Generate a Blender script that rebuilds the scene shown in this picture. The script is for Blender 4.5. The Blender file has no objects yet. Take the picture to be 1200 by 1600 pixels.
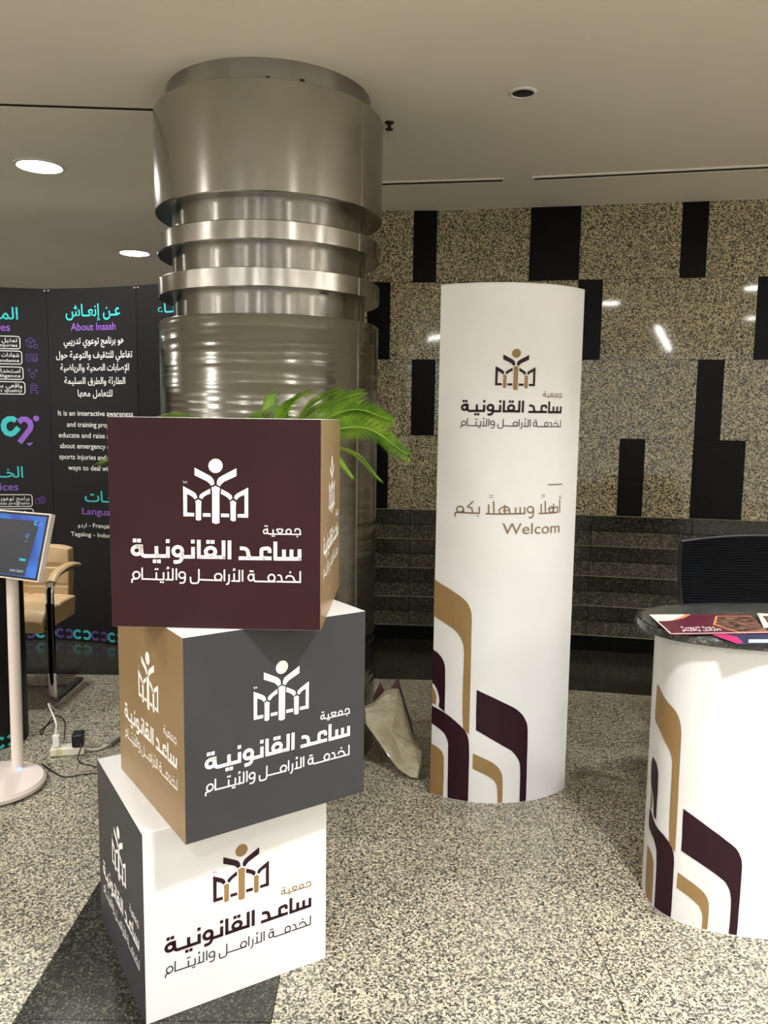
import bpy, bmesh, math, random
from mathutils import Vector, Matrix
random.seed(7)
C = bpy.context.scene.collection
D = bpy.data
PI = math.pi

# ------------------------------------------------------------------ camera
F_PX, PITCH, ROLL, EYE = 1255.5, 0.11437, 0.013666, 1.501
cam_d = D.cameras.new('camera')
cam_d.sensor_fit = 'VERTICAL'
cam_d.sensor_height = 36.0
cam_d.lens = F_PX / 1600 * 36.0
cam_d.clip_start = 0.02
cam = D.objects.new('camera', cam_d)
C.objects.link(cam)
_f = Vector((0, math.cos(PITCH), -math.sin(PITCH)))
_r = Vector((1, 0, 0))
_u = _r.cross(_f)
_r2 = math.cos(ROLL) * _r + math.sin(ROLL) * _u
_u2 = -math.sin(ROLL) * _r + math.cos(ROLL) * _u
cam.matrix_world = Matrix((( _r2.x, _u2.x, -_f.x, 0), (_r2.y, _u2.y, -_f.y, 0), (_r2.z, _u2.z, -_f.z, EYE), (0, 0, 0, 1)))
bpy.context.scene.camera = cam

# ------------------------------------------------------------------ world, light, exposure
w = D.worlds.new('world')
bpy.context.scene.world = w
w.use_nodes = True
w.node_tree.nodes['Background'].inputs[0].default_value = (0.9, 0.9, 0.9, 1)
w.node_tree.nodes['Background'].inputs[1].default_value = 1.2
vs = bpy.context.scene.view_settings
vs.view_transform = 'Standard'
vs.look = 'None'
vs.gamma = 1.0
vs.use_curve_mapping = False
vs.exposure = -0.1
CEIL = 2.855
LAMP_W = 36.0            # watts of each recessed ceiling lamp
LAMP_COL = (0.985, 1.0, 1.0)
LAMPS = [(-1.91, 4.58, 0.5), (-2.11, 6.9, 0.5), (0.92, 0.92, 1.7), (2.4, 1.6, .75), (-2.6, 2.0, 0.8), (-1.7, 0.0, 1.0),
         (-0.4, -0.9, 1.0), (2.5, -0.9, 1.0), (-3.9, 4.6, 0.5), (-4.1, 1.5, 0.6), (4.6, 1.5, 0.7), (-4.3, 7.2, 0.5)]  # first pair in view; the rest unseen, most of them added to light the hall
STRIPS = [(-6.3, 0.6), (-5.2, -1.2), (-3.2, -2.6), (-1.1, -3.4), (1.3, -3.4), (3.3, -2.2), (4.3, 0.4)]      # unseen linear lamps added behind the camera, for hall light and steel streaks
STRIP_W = 24.0

# ------------------------------------------------------------------ helpers
def link(o, parent=None):
    C.objects.link(o)
    if parent: o.parent = parent
    return o
def sharp(me, deg=38):
    for p in me.polygons: p.use_smooth = True
    me.set_sharp_from_angle(angle=math.radians(deg))
class MB:
    def __init__(s): s.v = []; s.f = []
    def add(s, v, f):
        n = len(s.v); s.v += [tuple(p) for p in v]; s.f += [tuple(i + n for i in q) for q in f]; return s
    def box(s, c, d, rz=0, rx=0, ry=0):
        M = Matrix.Translation(c) @ Matrix.Rotation(rz, 4, 'Z') @ Matrix.Rotation(ry, 4, 'Y') @ Matrix.Rotation(rx, 4, 'X')
        v = [M @ Vector((x * d[0] / 2, y * d[1] / 2, z * d[2] / 2)) for x in (-1, 1) for y in (-1, 1) for z in (-1, 1)]
        return s.add(v, [(0, 1, 3, 2), (4, 6, 7, 5), (0, 4, 5, 1), (2, 3, 7, 6), (0, 2, 6, 4), (1, 5, 7, 3)])
    def prism(s, pts, z0, z1):
        """vertical prism over a plan outline (counter-clockwise)"""
        n = len(pts)
        v = [(x, y, z0) for x, y in pts] + [(x, y, z1) for x, y in pts]
        f = [tuple(range(n))[::-1], tuple(range(n, 2 * n))] + [(i, (i + 1) % n, n + (i + 1) % n, n + i) for i in range(n)]
        return s.add(v, f)
    def lathe(s, prof, n=64, cx=0, cy=0, cap=True, a0=0, a1=2 * PI):
        full = abs(a1 - a0 - 2 * PI) < 1e-6
        m = n if full else n + 1
        v = []
        for r, z in prof:
            for i in range(m):
                a = a0 + (a1 - a0) * i / n
                v.append((cx + r * math.cos(a), cy + r * math.sin(a), z))
        f = []
        for k in range(len(prof) - 1):
            for i in range(n):
                j = (i + 1) % m
                f.append((k * m + i, k * m + j, (k + 1) * m + j, (k + 1) * m + i))
        if cap and full:
            f.append(tuple(range(m))[::-1]); f.append(tuple(range((len(prof) - 1) * m, len(prof) * m)))
        return s.add(v, f)
    def tube(s, pts, r, n=10, r2=None, flat=None):
        """swept round or flattened bar"""
        pts = [Vector(p) for p in pts]; rings = []
        up = Vector((0, 0, 1))
        t0 = (pts[1] - pts[0]).normalized()
        if abs(t0.dot(up)) > .95: up = Vector((0, 1, 0))
        side = t0.cross(up).normalized()
        for i, p in enumerate(pts):
            t = ((pts[min(i + 1, len(pts) - 1)] - pts[max(i - 1, 0)])).normalized()
            side = (side - t * side.dot(t)).normalized(); nn = t.cross(side)
            rr = r if r2 is None else r + (r2 - r) * i / (len(pts) - 1)
            a_, b_ = (rr, rr) if flat is None else flat
            rings.append([p + side * math.cos(2 * PI * k / n) * a_ + nn * math.sin(2 * PI * k / n) * b_ for k in range(n)])
        v = [q for R_ in rings for q in R_]
        f = [(i * n + k, i * n + (k + 1) % n, (i + 1) * n + (k + 1) % n, (i + 1) * n + k) for i in range(len(pts) - 1) for k in range(n)]
        f += [tuple(range(n))[::-1], tuple(range((len(pts) - 1) * n, len(pts) * n))]
        return s.add(v, f)
    def mesh(s, name, m=None, smooth=True):
        me = D.meshes.new(name); me.from_pydata(s.v, [], s.f); me.validate()
        if m: me.materials.append(m)
        bm = bmesh.new(); bm.from_mesh(me); bmesh.ops.recalc_face_normals(bm, faces=bm.faces); bm.to_mesh(me); bm.free()
        if smooth: sharp(me)
        return me
    def build(s, name, m, parent=None, bevel=0, seg=2, loc=None):
        o = D.objects.new(name, s.mesh(name, m)); link(o, parent)
        if loc: o.location = loc
        if bevel:
            b = o.modifiers.new('bevel', 'BEVEL'); b.width = bevel; b.segments = seg; b.limit_method = 'ANGLE'; b.angle_limit = math.radians(40)
        return o
def thing(name, label, cat, loc=(0, 0, 0), rz=0, group=None):
    o = D.objects.new(name, None); link(o); o.empty_display_size = .1
    o.location = loc; o.rotation_euler = (0, 0, rz); o['label'] = label; o['category'] = cat
    if group: o['group'] = group
    return o
def tag(o, label, cat, group=None):
    o['label'] = label; o['category'] = cat
    if group: o['group'] = group
    return o
def struct(o): o['kind'] = 'structure'; return o
def bez(p, n=12):
    p = [Vector(q) for q in p]; out = []
    for i in range(n + 1):
        t = i / n; q = list(p)
        while len(q) > 1: q = [a.lerp(b, t) for a, b in zip(q, q[1:])]
        out.append(q[0])
    return out
def spline(pts, k=6):
    """Catmull-Rom through the points"""
    P = [Vector(p) for p in pts]; P = [P[0] * 2 - P[1]] + P + [P[-1] * 2 - P[-2]]; out = []
    for i in range(1, len(P) - 2):
        a, b, c, d = P[i - 1:i + 3]
        for j in range(k):
            t = j / k
            out.append(.5 * ((2 * b) + (c - a) * t + (2 * a - 5 * b + 4 * c - d) * t * t + (3 * b - a - 3 * c + d) * t ** 3))
    out.append(P[-2]); return out

# ------------------------------------------------------------------ materials
def lin(c):
    if isinstance(c, str):
        c = [int(c[i:i + 2], 16) / 255 for i in (0, 2, 4)]
        c = [x / 12.92 if x <= .04045 else ((x + .055) / 1.055) ** 2.4 for x in c]
    return (c[0], c[1], c[2], 1)
def mat(name, col, rough=.5, metal=0, spec=.5, emit=None, es=1, coat=0, trans=0):
    m = D.materials.new(name); m.use_nodes = True; b = m.node_tree.nodes['Principled BSDF']
    b.inputs['Base Color'].default_value = lin(col); b.inputs['Roughness'].default_value = rough
    b.inputs['Metallic'].default_value = metal; b.inputs['Specular IOR Level'].default_value = spec
    if coat: b.inputs['Coat Weight'].default_value = coat; b.inputs['Coat Roughness'].default_value = .08
    if trans: b.inputs['Transmission Weight'].default_value = trans
    if emit: b.inputs['Emission Color'].default_value = lin(emit); b.inputs['Emission Strength'].default_value = es
    return m
def nd(m, t, **kw):
    n = m.node_tree.nodes.new(t)
    for k, v in kw.items():
        if k in n.inputs.keys(): n.inputs[k].default_value = v
        else: setattr(n, k, v)
    return n
def wire(m, a, ao, b, bi): m.node_tree.links.new(a.outputs[ao], b.inputs[bi])
def bsdf(m): return m.node_tree.nodes['Principled BSDF']
def mottle(m, c1, c2, scale=3, src='Position', detail=4, bump=0, bscale=None, stretch=None):
    """soft colour variation between two close tones, optional fine relief"""
    g = nd(m, 'ShaderNodeNewGeometry') if src == 'Position' else nd(m, 'ShaderNodeTexCoord')
    so = 'Position' if src == 'Position' else src
    mp = nd(m, 'ShaderNodeMapping'); wire(m, g, so, mp, 'Vector')
    if stretch: mp.inputs['Scale'].default_value = stretch
    n = nd(m, 'ShaderNodeTexNoise', Scale=scale, Detail=detail); wire(m, mp, 'Vector', n, 'Vector')
    r = nd(m, 'ShaderNodeValToRGB'); r.color_ramp.elements[0].position = .35; r.color_ramp.elements[1].position = .65
    r.color_ramp.elements[0].color = lin(c1); r.color_ramp.elements[1].color = lin(c2)
    wire(m, n, 'Fac', r, 'Fac'); wire(m, r, 'Color', bsdf(m), 'Base Color')
    if bump:
        n2 = nd(m, 'ShaderNodeTexNoise', Scale=bscale or scale * 8, Detail=3); wire(m, mp, 'Vector', n2, 'Vector')
        b = nd(m, 'ShaderNodeBump', Strength=bump, Distance=.01); wire(m, n2, 'Fac', b, 'Height'); wire(m, b, 'Normal', bsdf(m), 'Normal')
    return m
def granite(name, stops, scale=150, rough=.2, tint=.12, spec=.5):
    """speckled stone: voronoi grains picked from a stepped ramp"""
    m = mat(name, (.5, .5, .5), rough, spec=spec)
    g = nd(m, 'ShaderNodeNewGeometry')
    n = nd(m, 'ShaderNodeTexNoise', Scale=scale * .9, Detail=2); wire(m, g, 'Position', n, 'Vector')
    mx = nd(m, 'ShaderNodeVectorMath', operation='MULTIPLY_ADD'); wire(m, n, 'Color', mx, 0)
    mx.inputs[1].default_value = (1.6 / scale,) * 3; wire(m, g, 'Position', mx, 2)
    v = nd(m, 'ShaderNodeTexVoronoi', Scale=scale); wire(m, mx, 'Vector', v, 'Vector')
    se = nd(m, 'ShaderNodeSeparateColor'); wire(m, v, 'Color', se, 'Color')
    n3 = nd(m, 'ShaderNodeTexNoise', Scale=scale * .22, Detail=2); wire(m, g, 'Position', n3, 'Vector')
    ad = nd(m, 'ShaderNodeMath', operation='MULTIPLY_ADD'); wire(m, n3, 'Fac', ad, 0); ad.inputs[1].default_value = .7
    sb = nd(m, 'ShaderNodeMath', operation='SUBTRACT'); wire(m, se, 'Red', sb, 0); sb.inputs[1].default_value = .35
    wire(m, sb, 'Value', ad, 2)
    r = nd(m, 'ShaderNodeValToRGB'); r.color_ramp.interpolation = 'CONSTANT'
    el = r.color_ramp.elements
    while len(el) > 1: el.remove(el[-1])
    el[0].position = stops[0][0]; el[0].color = lin(stops[0][1])
    for p, c in stops[1:]:
        e = el.new(p); e.color = lin(c)
    wire(m, ad, 'Value', r, 'Fac')
    # slow tone drift over the slab
    n4 = nd(m, 'ShaderNodeTexNoise', Scale=1.7, Detail=2); wire(m, g, 'Position', n4, 'Vector')
    mr = nd(m, 'ShaderNodeMapRange'); mr.inputs['To Min'].default_value = 1 - tint; mr.inputs['To Max'].default_value = 1 + tint
    wire(m, n4, 'Fac', mr, 'Value')
    mu = nd(m, 'ShaderNodeVectorMath', operation='SCALE'); wire(m, r, 'Color', mu, 0); wire(m, mr, 'Result', mu, 'Scale')
    wire(m, mu, 'Vector', bsdf(m), 'Base Color')
    return m
FLOOR = granite('pale_granite', [(0, '2E2D2A'), (.17, '625F57'), (.35, 'B3AA92'), (.55, 'CDC4AA'), (.72, '958F80'), (.88, '575550')], 200, .3)
WALLG = granite('wall_granite', [(0, '22211F'), (.15, '5C5649'), (.33, 'BDB28F'), (.55, 'D0C49E'), (.72, '988F76'), (.86, '4A4740')], 170, .05)
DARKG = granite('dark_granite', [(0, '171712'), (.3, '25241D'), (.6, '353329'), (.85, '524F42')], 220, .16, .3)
BLACKG = granite('black_granite', [(0, '070708'), (.5, '0C0C0D'), (.85, '151514')], 220, .35, .2, spec=.12)
ROUGHG = granite('rough_dark_granite', [(0, '1A1813'), (.3, '2E2B22'), (.55, '474334'), (.82, '6F6A55')], 150, .55, .3)
LEDGEM = mat('lit_ledge_pale', '8A8472', .9)  # pale tone painted for light caught on the plinth ledges
GAPM = mat('joint_dark', '11100E', .9)
CEILM = mottle(mat('ceiling_paint', 'EFE8DC', .7), 'ECE5D9', 'F1EBE0', 1.2)
WALLM = mottle(mat('plain_wall_paint', 'D9D1C4', .8), 'D6CEC1', 'DBD4C8', 1.0)
SLOTD = mat('slot_dark', '1A1917', .7)
WHITEM = mottle(mat('white_laminate', 'DCDBDA', .38), 'DAD9D8', 'DEDDDC', 5)
MAROON = mottle(mat('maroon_print', '2D0E14', .55, spec=.25), '2E1015', '331419', 6)
GREY = mottle(mat('grey_print', '333336', .5, spec=.35), '333336', '373739', 6)
GOLD = mottle(mat('gold_print', '94774F', .33, .25), '957850', '9B7F57', 5)
INKW = mat('print_white', 'F2F0EC', .45)
INKG = mottle(mat('print_gold', '8E7148', .5, spec=.3), '8D7047', '91754C', 9)
INKM = mottle(mat('print_maroon', '260A16', .5, spec=.25), '250A16', '2A0D1A', 9)
INKS = mat('print_slate', '39333D', .5)
INKB = mat('print_bronze', '7F6C52', .5)
def steel(name, rv, an, base='ABA8A2', wav=0, rad=True):
    m = mat(name, base, rv, 1.0)
    b = bsdf(m); b.inputs['Anisotropic'].default_value = an; b.inputs['Anisotropic Rotation'].default_value = .25
    t = nd(m, 'ShaderNodeTangent', direction_type='RADIAL', axis='Z'); wire(m, t, 'Tangent', b, 'Tangent')
    g = nd(m, 'ShaderNodeTexCoord')
    mp = nd(m, 'ShaderNodeMapping'); mp.inputs['Scale'].default_value = (.8, .8, 60); wire(m, g, 'Object', mp, 'Vector')
    n = nd(m, 'ShaderNodeTexNoise', Scale=6, Detail=3); wire(m, mp, 'Vector', n, 'Vector')
    r = nd(m, 'ShaderNodeMapRange'); r.inputs['To Min'].default_value = rv * .92; r.inputs['To Max'].default_value = rv * 1.08
    wire(m, n, 'Fac', r, 'Value')
    if an < .9: wire(m, r, 'Result', b, 'Roughness')
    # faint smudges in the finish
    n2 = nd(m, 'ShaderNodeTexNoise', Scale=3.5, Detail=4); wire(m, g, 'Object', n2, 'Vector')
    cr = nd(m, 'ShaderNodeValToRGB'); cr.color_ramp.elements[0].position = .3; cr.color_ramp.elements[1].position = .7
    c = lin(base); cr.color_ramp.elements[0].color = tuple(x * .86 for x in c[:3]) + (1,); cr.color_ramp.elements[1].color = tuple(min(1, x * 1.08) for x in c[:3]) + (1,)
    wire(m, n2, 'Fac', cr, 'Fac'); wire(m, cr, 'Color', b, 'Base Color')
    if wav:
        mp2 = nd(m, 'ShaderNodeMapping'); mp2.inputs['Scale'].default_value = (.9, .9, 14); wire(m, g, 'Object', mp2, 'Vector')
        n3 = nd(m, 'ShaderNodeTexNoise', Scale=1.6, Detail=1.5); wire(m, mp2, 'Vector', n3, 'Vector')
        bp = nd(m, 'ShaderNodeBump', Strength=wav, Distance=.012); wire(m, n3, 'Fac', bp, 'Height'); wire(m, bp, 'Normal', b, 'Normal')
    return m
STEEL = steel('brushed_steel', .22, .4)
STEELW = steel('rippled_steel', .2, 0, '989791', wav=.6)
NECKM = steel('polished_neck_steel', .24, 1.0, '9E9C96')
SEAMM = mat('seam_steel', 'C9C4B8', .25, 1)
CHROME = mat('chrome', 'D8D8D8', .08, 1)
BLACKP = mat('black_plastic', '131314', .4)
BLACKGL = mat('black_gloss', '08080A', .12)
WHITEP = mat('white_plastic', 'E6E2DE', .4)
PINKW = mottle(mat('off_white_metal', 'E0D2C9', .38), 'DFD1C8', 'E3D6CD', 4)
BANM = mottle(mat('banner_black', '0A0A0E', .38, spec=.35), '09090D', '0D0D12', 2)
INKT = mat('print_teal', '36BEBE', .5)
INKP = mat('print_purple', '8A5BBE', .5)
INKI = mat('print_dim_purple', '5F3F8E', .5)
LEATHER = mottle(mat('tan_leather', 'C3A578', .42), 'BFA074', 'CBAE83', 5, bump=.15, bscale=160)
PLANTG = mottle(mat('palm_green', '5F9420', .4), '4F8A18', '93BD33', 14)
STEMG = mat('palm_rib', '9DB04A', .45)
SOIL = mottle(mat('soil', '2A1E14', .9), '241A11', '352619', 30)
TRUNK = mottle(mat('trunk', '4A3522', .9), '3A2818', '5A422C', 40, bump=.8, bscale=60)
POTM = mat('pot_grey', '3A3937', .5)
LENS = mat('lamp_lens', 'FFFFFF', .4, emit='FFFAF2', es=75)
LENS2 = mat('strip_lens', 'FFFFFF', .4, emit='FFFAF2', es=60)
MESHB = mottle(mat('mesh_fabric', '0E1013', .8, spec=.1), '08090C', '0C0E12', 40)

# ------------------------------------------------------------------ print artwork (cube artwork in mm from the face centre, bands in metres along the sheet)
LOGO_BOLD = [('s',8.732,[(-176.7,-64.0),(-177.0,-66.1),(-177.7,-68.0),(-179.0,-69.8),(-180.6,-71.3),(-182.5,-72.5),(-184.7,-73.2),(-187.0,-73.5),(-189.2,-73.3),(-191.3,-72.7),(-193.2,-71.7),(-194.8,-70.2),(-196.0,-68.5),(-196.7,-66.5),(-196.9,-64.5),(-196.6,-62.4),(-195.8,-60.4),(-194.6,-58.6),(-193.0,-57.1),(-191.0,-56.0),(-188.9,-55.2),(-186.6,-55.0),(-184.4,-55.1),(-182.3,-55.8),(-180.4,-56.8),(-178.8,-58.3),(-177.6,-60.0),(-176.9,-61.9),(-176.7,-64.0)]),('s',8.732,[(-175.9,-50.2),(-175.9,-53.5),(-175.8,-60.0),(-175.6,-65.9),(-175.1,-71.2),(-173.3,-74.8),(-170.0,-76.5),(-167.3,-77.4),(-165.0,-77.2),(-163.9,-77.2),(-112.5,-76.3)]),('s',8.732,[(-190.2,-54.3),(-171.5,-54.2)]),('p',[(-195.5,-36.1),(-186.6,-35.9),(-186.8,-44.8),(-195.7,-45.0)]),('p',[(-184.9,-36.2),(-176.0,-36.0),(-176.2,-44.9),(-185.0,-45.1)]),('s',8.732,[(-139.6,-53.1),(-139.6,-56.8),(-139.8,-64.1),(-139.4,-69.9),(-138.6,-74.4),(-136.2,-76.6),(-132.2,-76.8),(-130.2,-76.8)]),('p',[(-148.8,-85.1),(-140.3,-84.9),(-140.4,-93.5),(-148.9,-93.7)]),('p',[(-138.2,-85.2),(-129.6,-85.0),(-129.8,-93.6),(-138.3,-93.8)]),('s',8.732,[(-112.1,-53.7),(-112.5,-80.8)]),('p',[(-116.8,-36.3),(-108.0,-36.1),(-108.1,-45.0),(-117.0,-45.2)]),('s',8.732,[(-78.2,-64.1),(-78.5,-66.4),(-79.3,-68.6),(-80.6,-70.6),(-82.3,-72.3),(-84.4,-73.6),(-86.6,-74.4),(-89.0,-74.7),(-91.4,-74.5),(-93.6,-73.8),(-95.6,-72.6),(-97.3,-71.0),(-98.5,-69.1),(-99.3,-66.9),(-99.5,-64.6),(-99.2,-62.3),(-98.4,-60.1),(-97.1,-58.1),(-95.4,-56.4),(-93.4,-55.1),(-91.1,-54.3),(-88.7,-54.0),(-86.4,-54.2),(-84.1,-54.9),(-82.1,-56.1),(-80.5,-57.7),(-79.2,-59.6),(-78.5,-61.8),(-78.2,-64.1)]),('s',8.732,[(-78.6,-63.6),(-78.6,-64.5),(-78.6,-66.4),(-78.7,-69.3),(-78.7,-73.0),(-79.0,-76.6),(-79.6,-79.8),(-80.5,-82.8),(-81.6,-85.5),(-83.5,-87.6),(-86.0,-89.1),(-89.3,-89.9),(-93.3,-90.2),(-96.3,-90.3),(-98.3,-90.4),(-99.3,-90.5)]),('s',8.732,[(-79.6,-77.5),(-52.1,-77.0)]),('s',8.732,[(-52.4,-53.5),(-52.7,-81.3)]),('p',[(-57.0,-36.3),(-48.1,-36.1),(-48.2,-45.0),(-57.1,-45.2)]),('s',8.732,[(-38.4,-36.4),(-38.8,-81.3)]),('s',8.732,[(-42.4,-77.1),(9.1,-76.6)]),('s',8.732,[(4.7,-76.7),(24.2,-76.9)]),('s',8.732,[(0.5,-63.9),(0.2,-66.1),(-0.6,-68.1),(-2.0,-70.0),(-3.8,-71.6),(-6.0,-72.8),(-8.4,-73.6),(-10.9,-73.9),(-13.4,-73.7),(-15.8,-73.0),(-18.0,-71.9),(-19.8,-70.4),(-21.1,-68.6),(-21.9,-66.6),(-22.2,-64.5),(-21.9,-62.3),(-21.0,-60.3),(-19.6,-58.4),(-17.8,-56.9),(-15.7,-55.7),(-13.2,-54.9),(-10.7,-54.6),(-8.2,-54.8),(-5.8,-55.4),(-3.7,-56.5),(-1.9,-58.0),(-0.5,-59.8),(0.3,-61.8),(0.5,-63.9)]),('p',[(-20.6,-36.3),(-11.8,-36.1),(-11.9,-45.0),(-20.7,-45.2)]),('p',[(-10.0,-36.4),(-1.2,-36.2),(-1.2,-45.1),(-10.1,-45.3)]),('s',8.732,[(20.3,-36.7),(19.9,-81.3)]),('s',8.732,[(34.3,-36.4),(33.9,-81.2)]),('s',8.732,[(58.9,-54.5),(59.6,-54.5),(61.1,-54.5),(63.2,-54.5),(66.1,-54.6),(68.8,-54.9),(71.2,-55.6),(73.3,-56.5),(75.1,-57.8),(76.6,-59.6),(77.6,-61.9),(78.3,-64.7),(78.5,-68.1),(79.1,-70.9),(79.9,-73.1),(81.0,-74.9),(82.4,-76.0),(83.4,-76.9),(84.2,-77.5),(84.5,-77.8)]),('s',8.732,[(55.8,-78.3),(133.8,-77.3)]),('s',8.732,[(129.4,-64.3),(129.4,-63.6),(129.3,-62.2),(129.2,-60.1),(129.1,-57.3),(128.3,-55.3),(126.9,-54.0),(124.9,-53.4),(122.3,-53.6),(119.8,-53.8),(117.4,-54.1),(115.1,-54.5),(113.0,-54.8),(111.4,-55.7),(110.3,-57.1),(109.8,-59.1),(109.8,-61.5),(109.8,-64.0),(109.8,-66.6),(109.8,-69.2),(109.7,-71.9),(110.4,-74.0),(111.6,-75.5),(113.6,-76.4),(116.1,-76.6),(118.1,-76.9),(119.4,-77.0),(120.0,-77.1)]),('s',8.732,[(142.8,-37.3),(142.7,-81.5)]),('s',8.732,[(138.6,-78.1),(203.7,-77.2)]),('s',8.732,[(163.1,-55.9),(163.1,-78.2)]),('s',8.732,[(180.9,-55.4),(180.9,-77.7)]),('s',8.732,[(199.8,-54.4),(199.8,-81.4)])]
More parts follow.
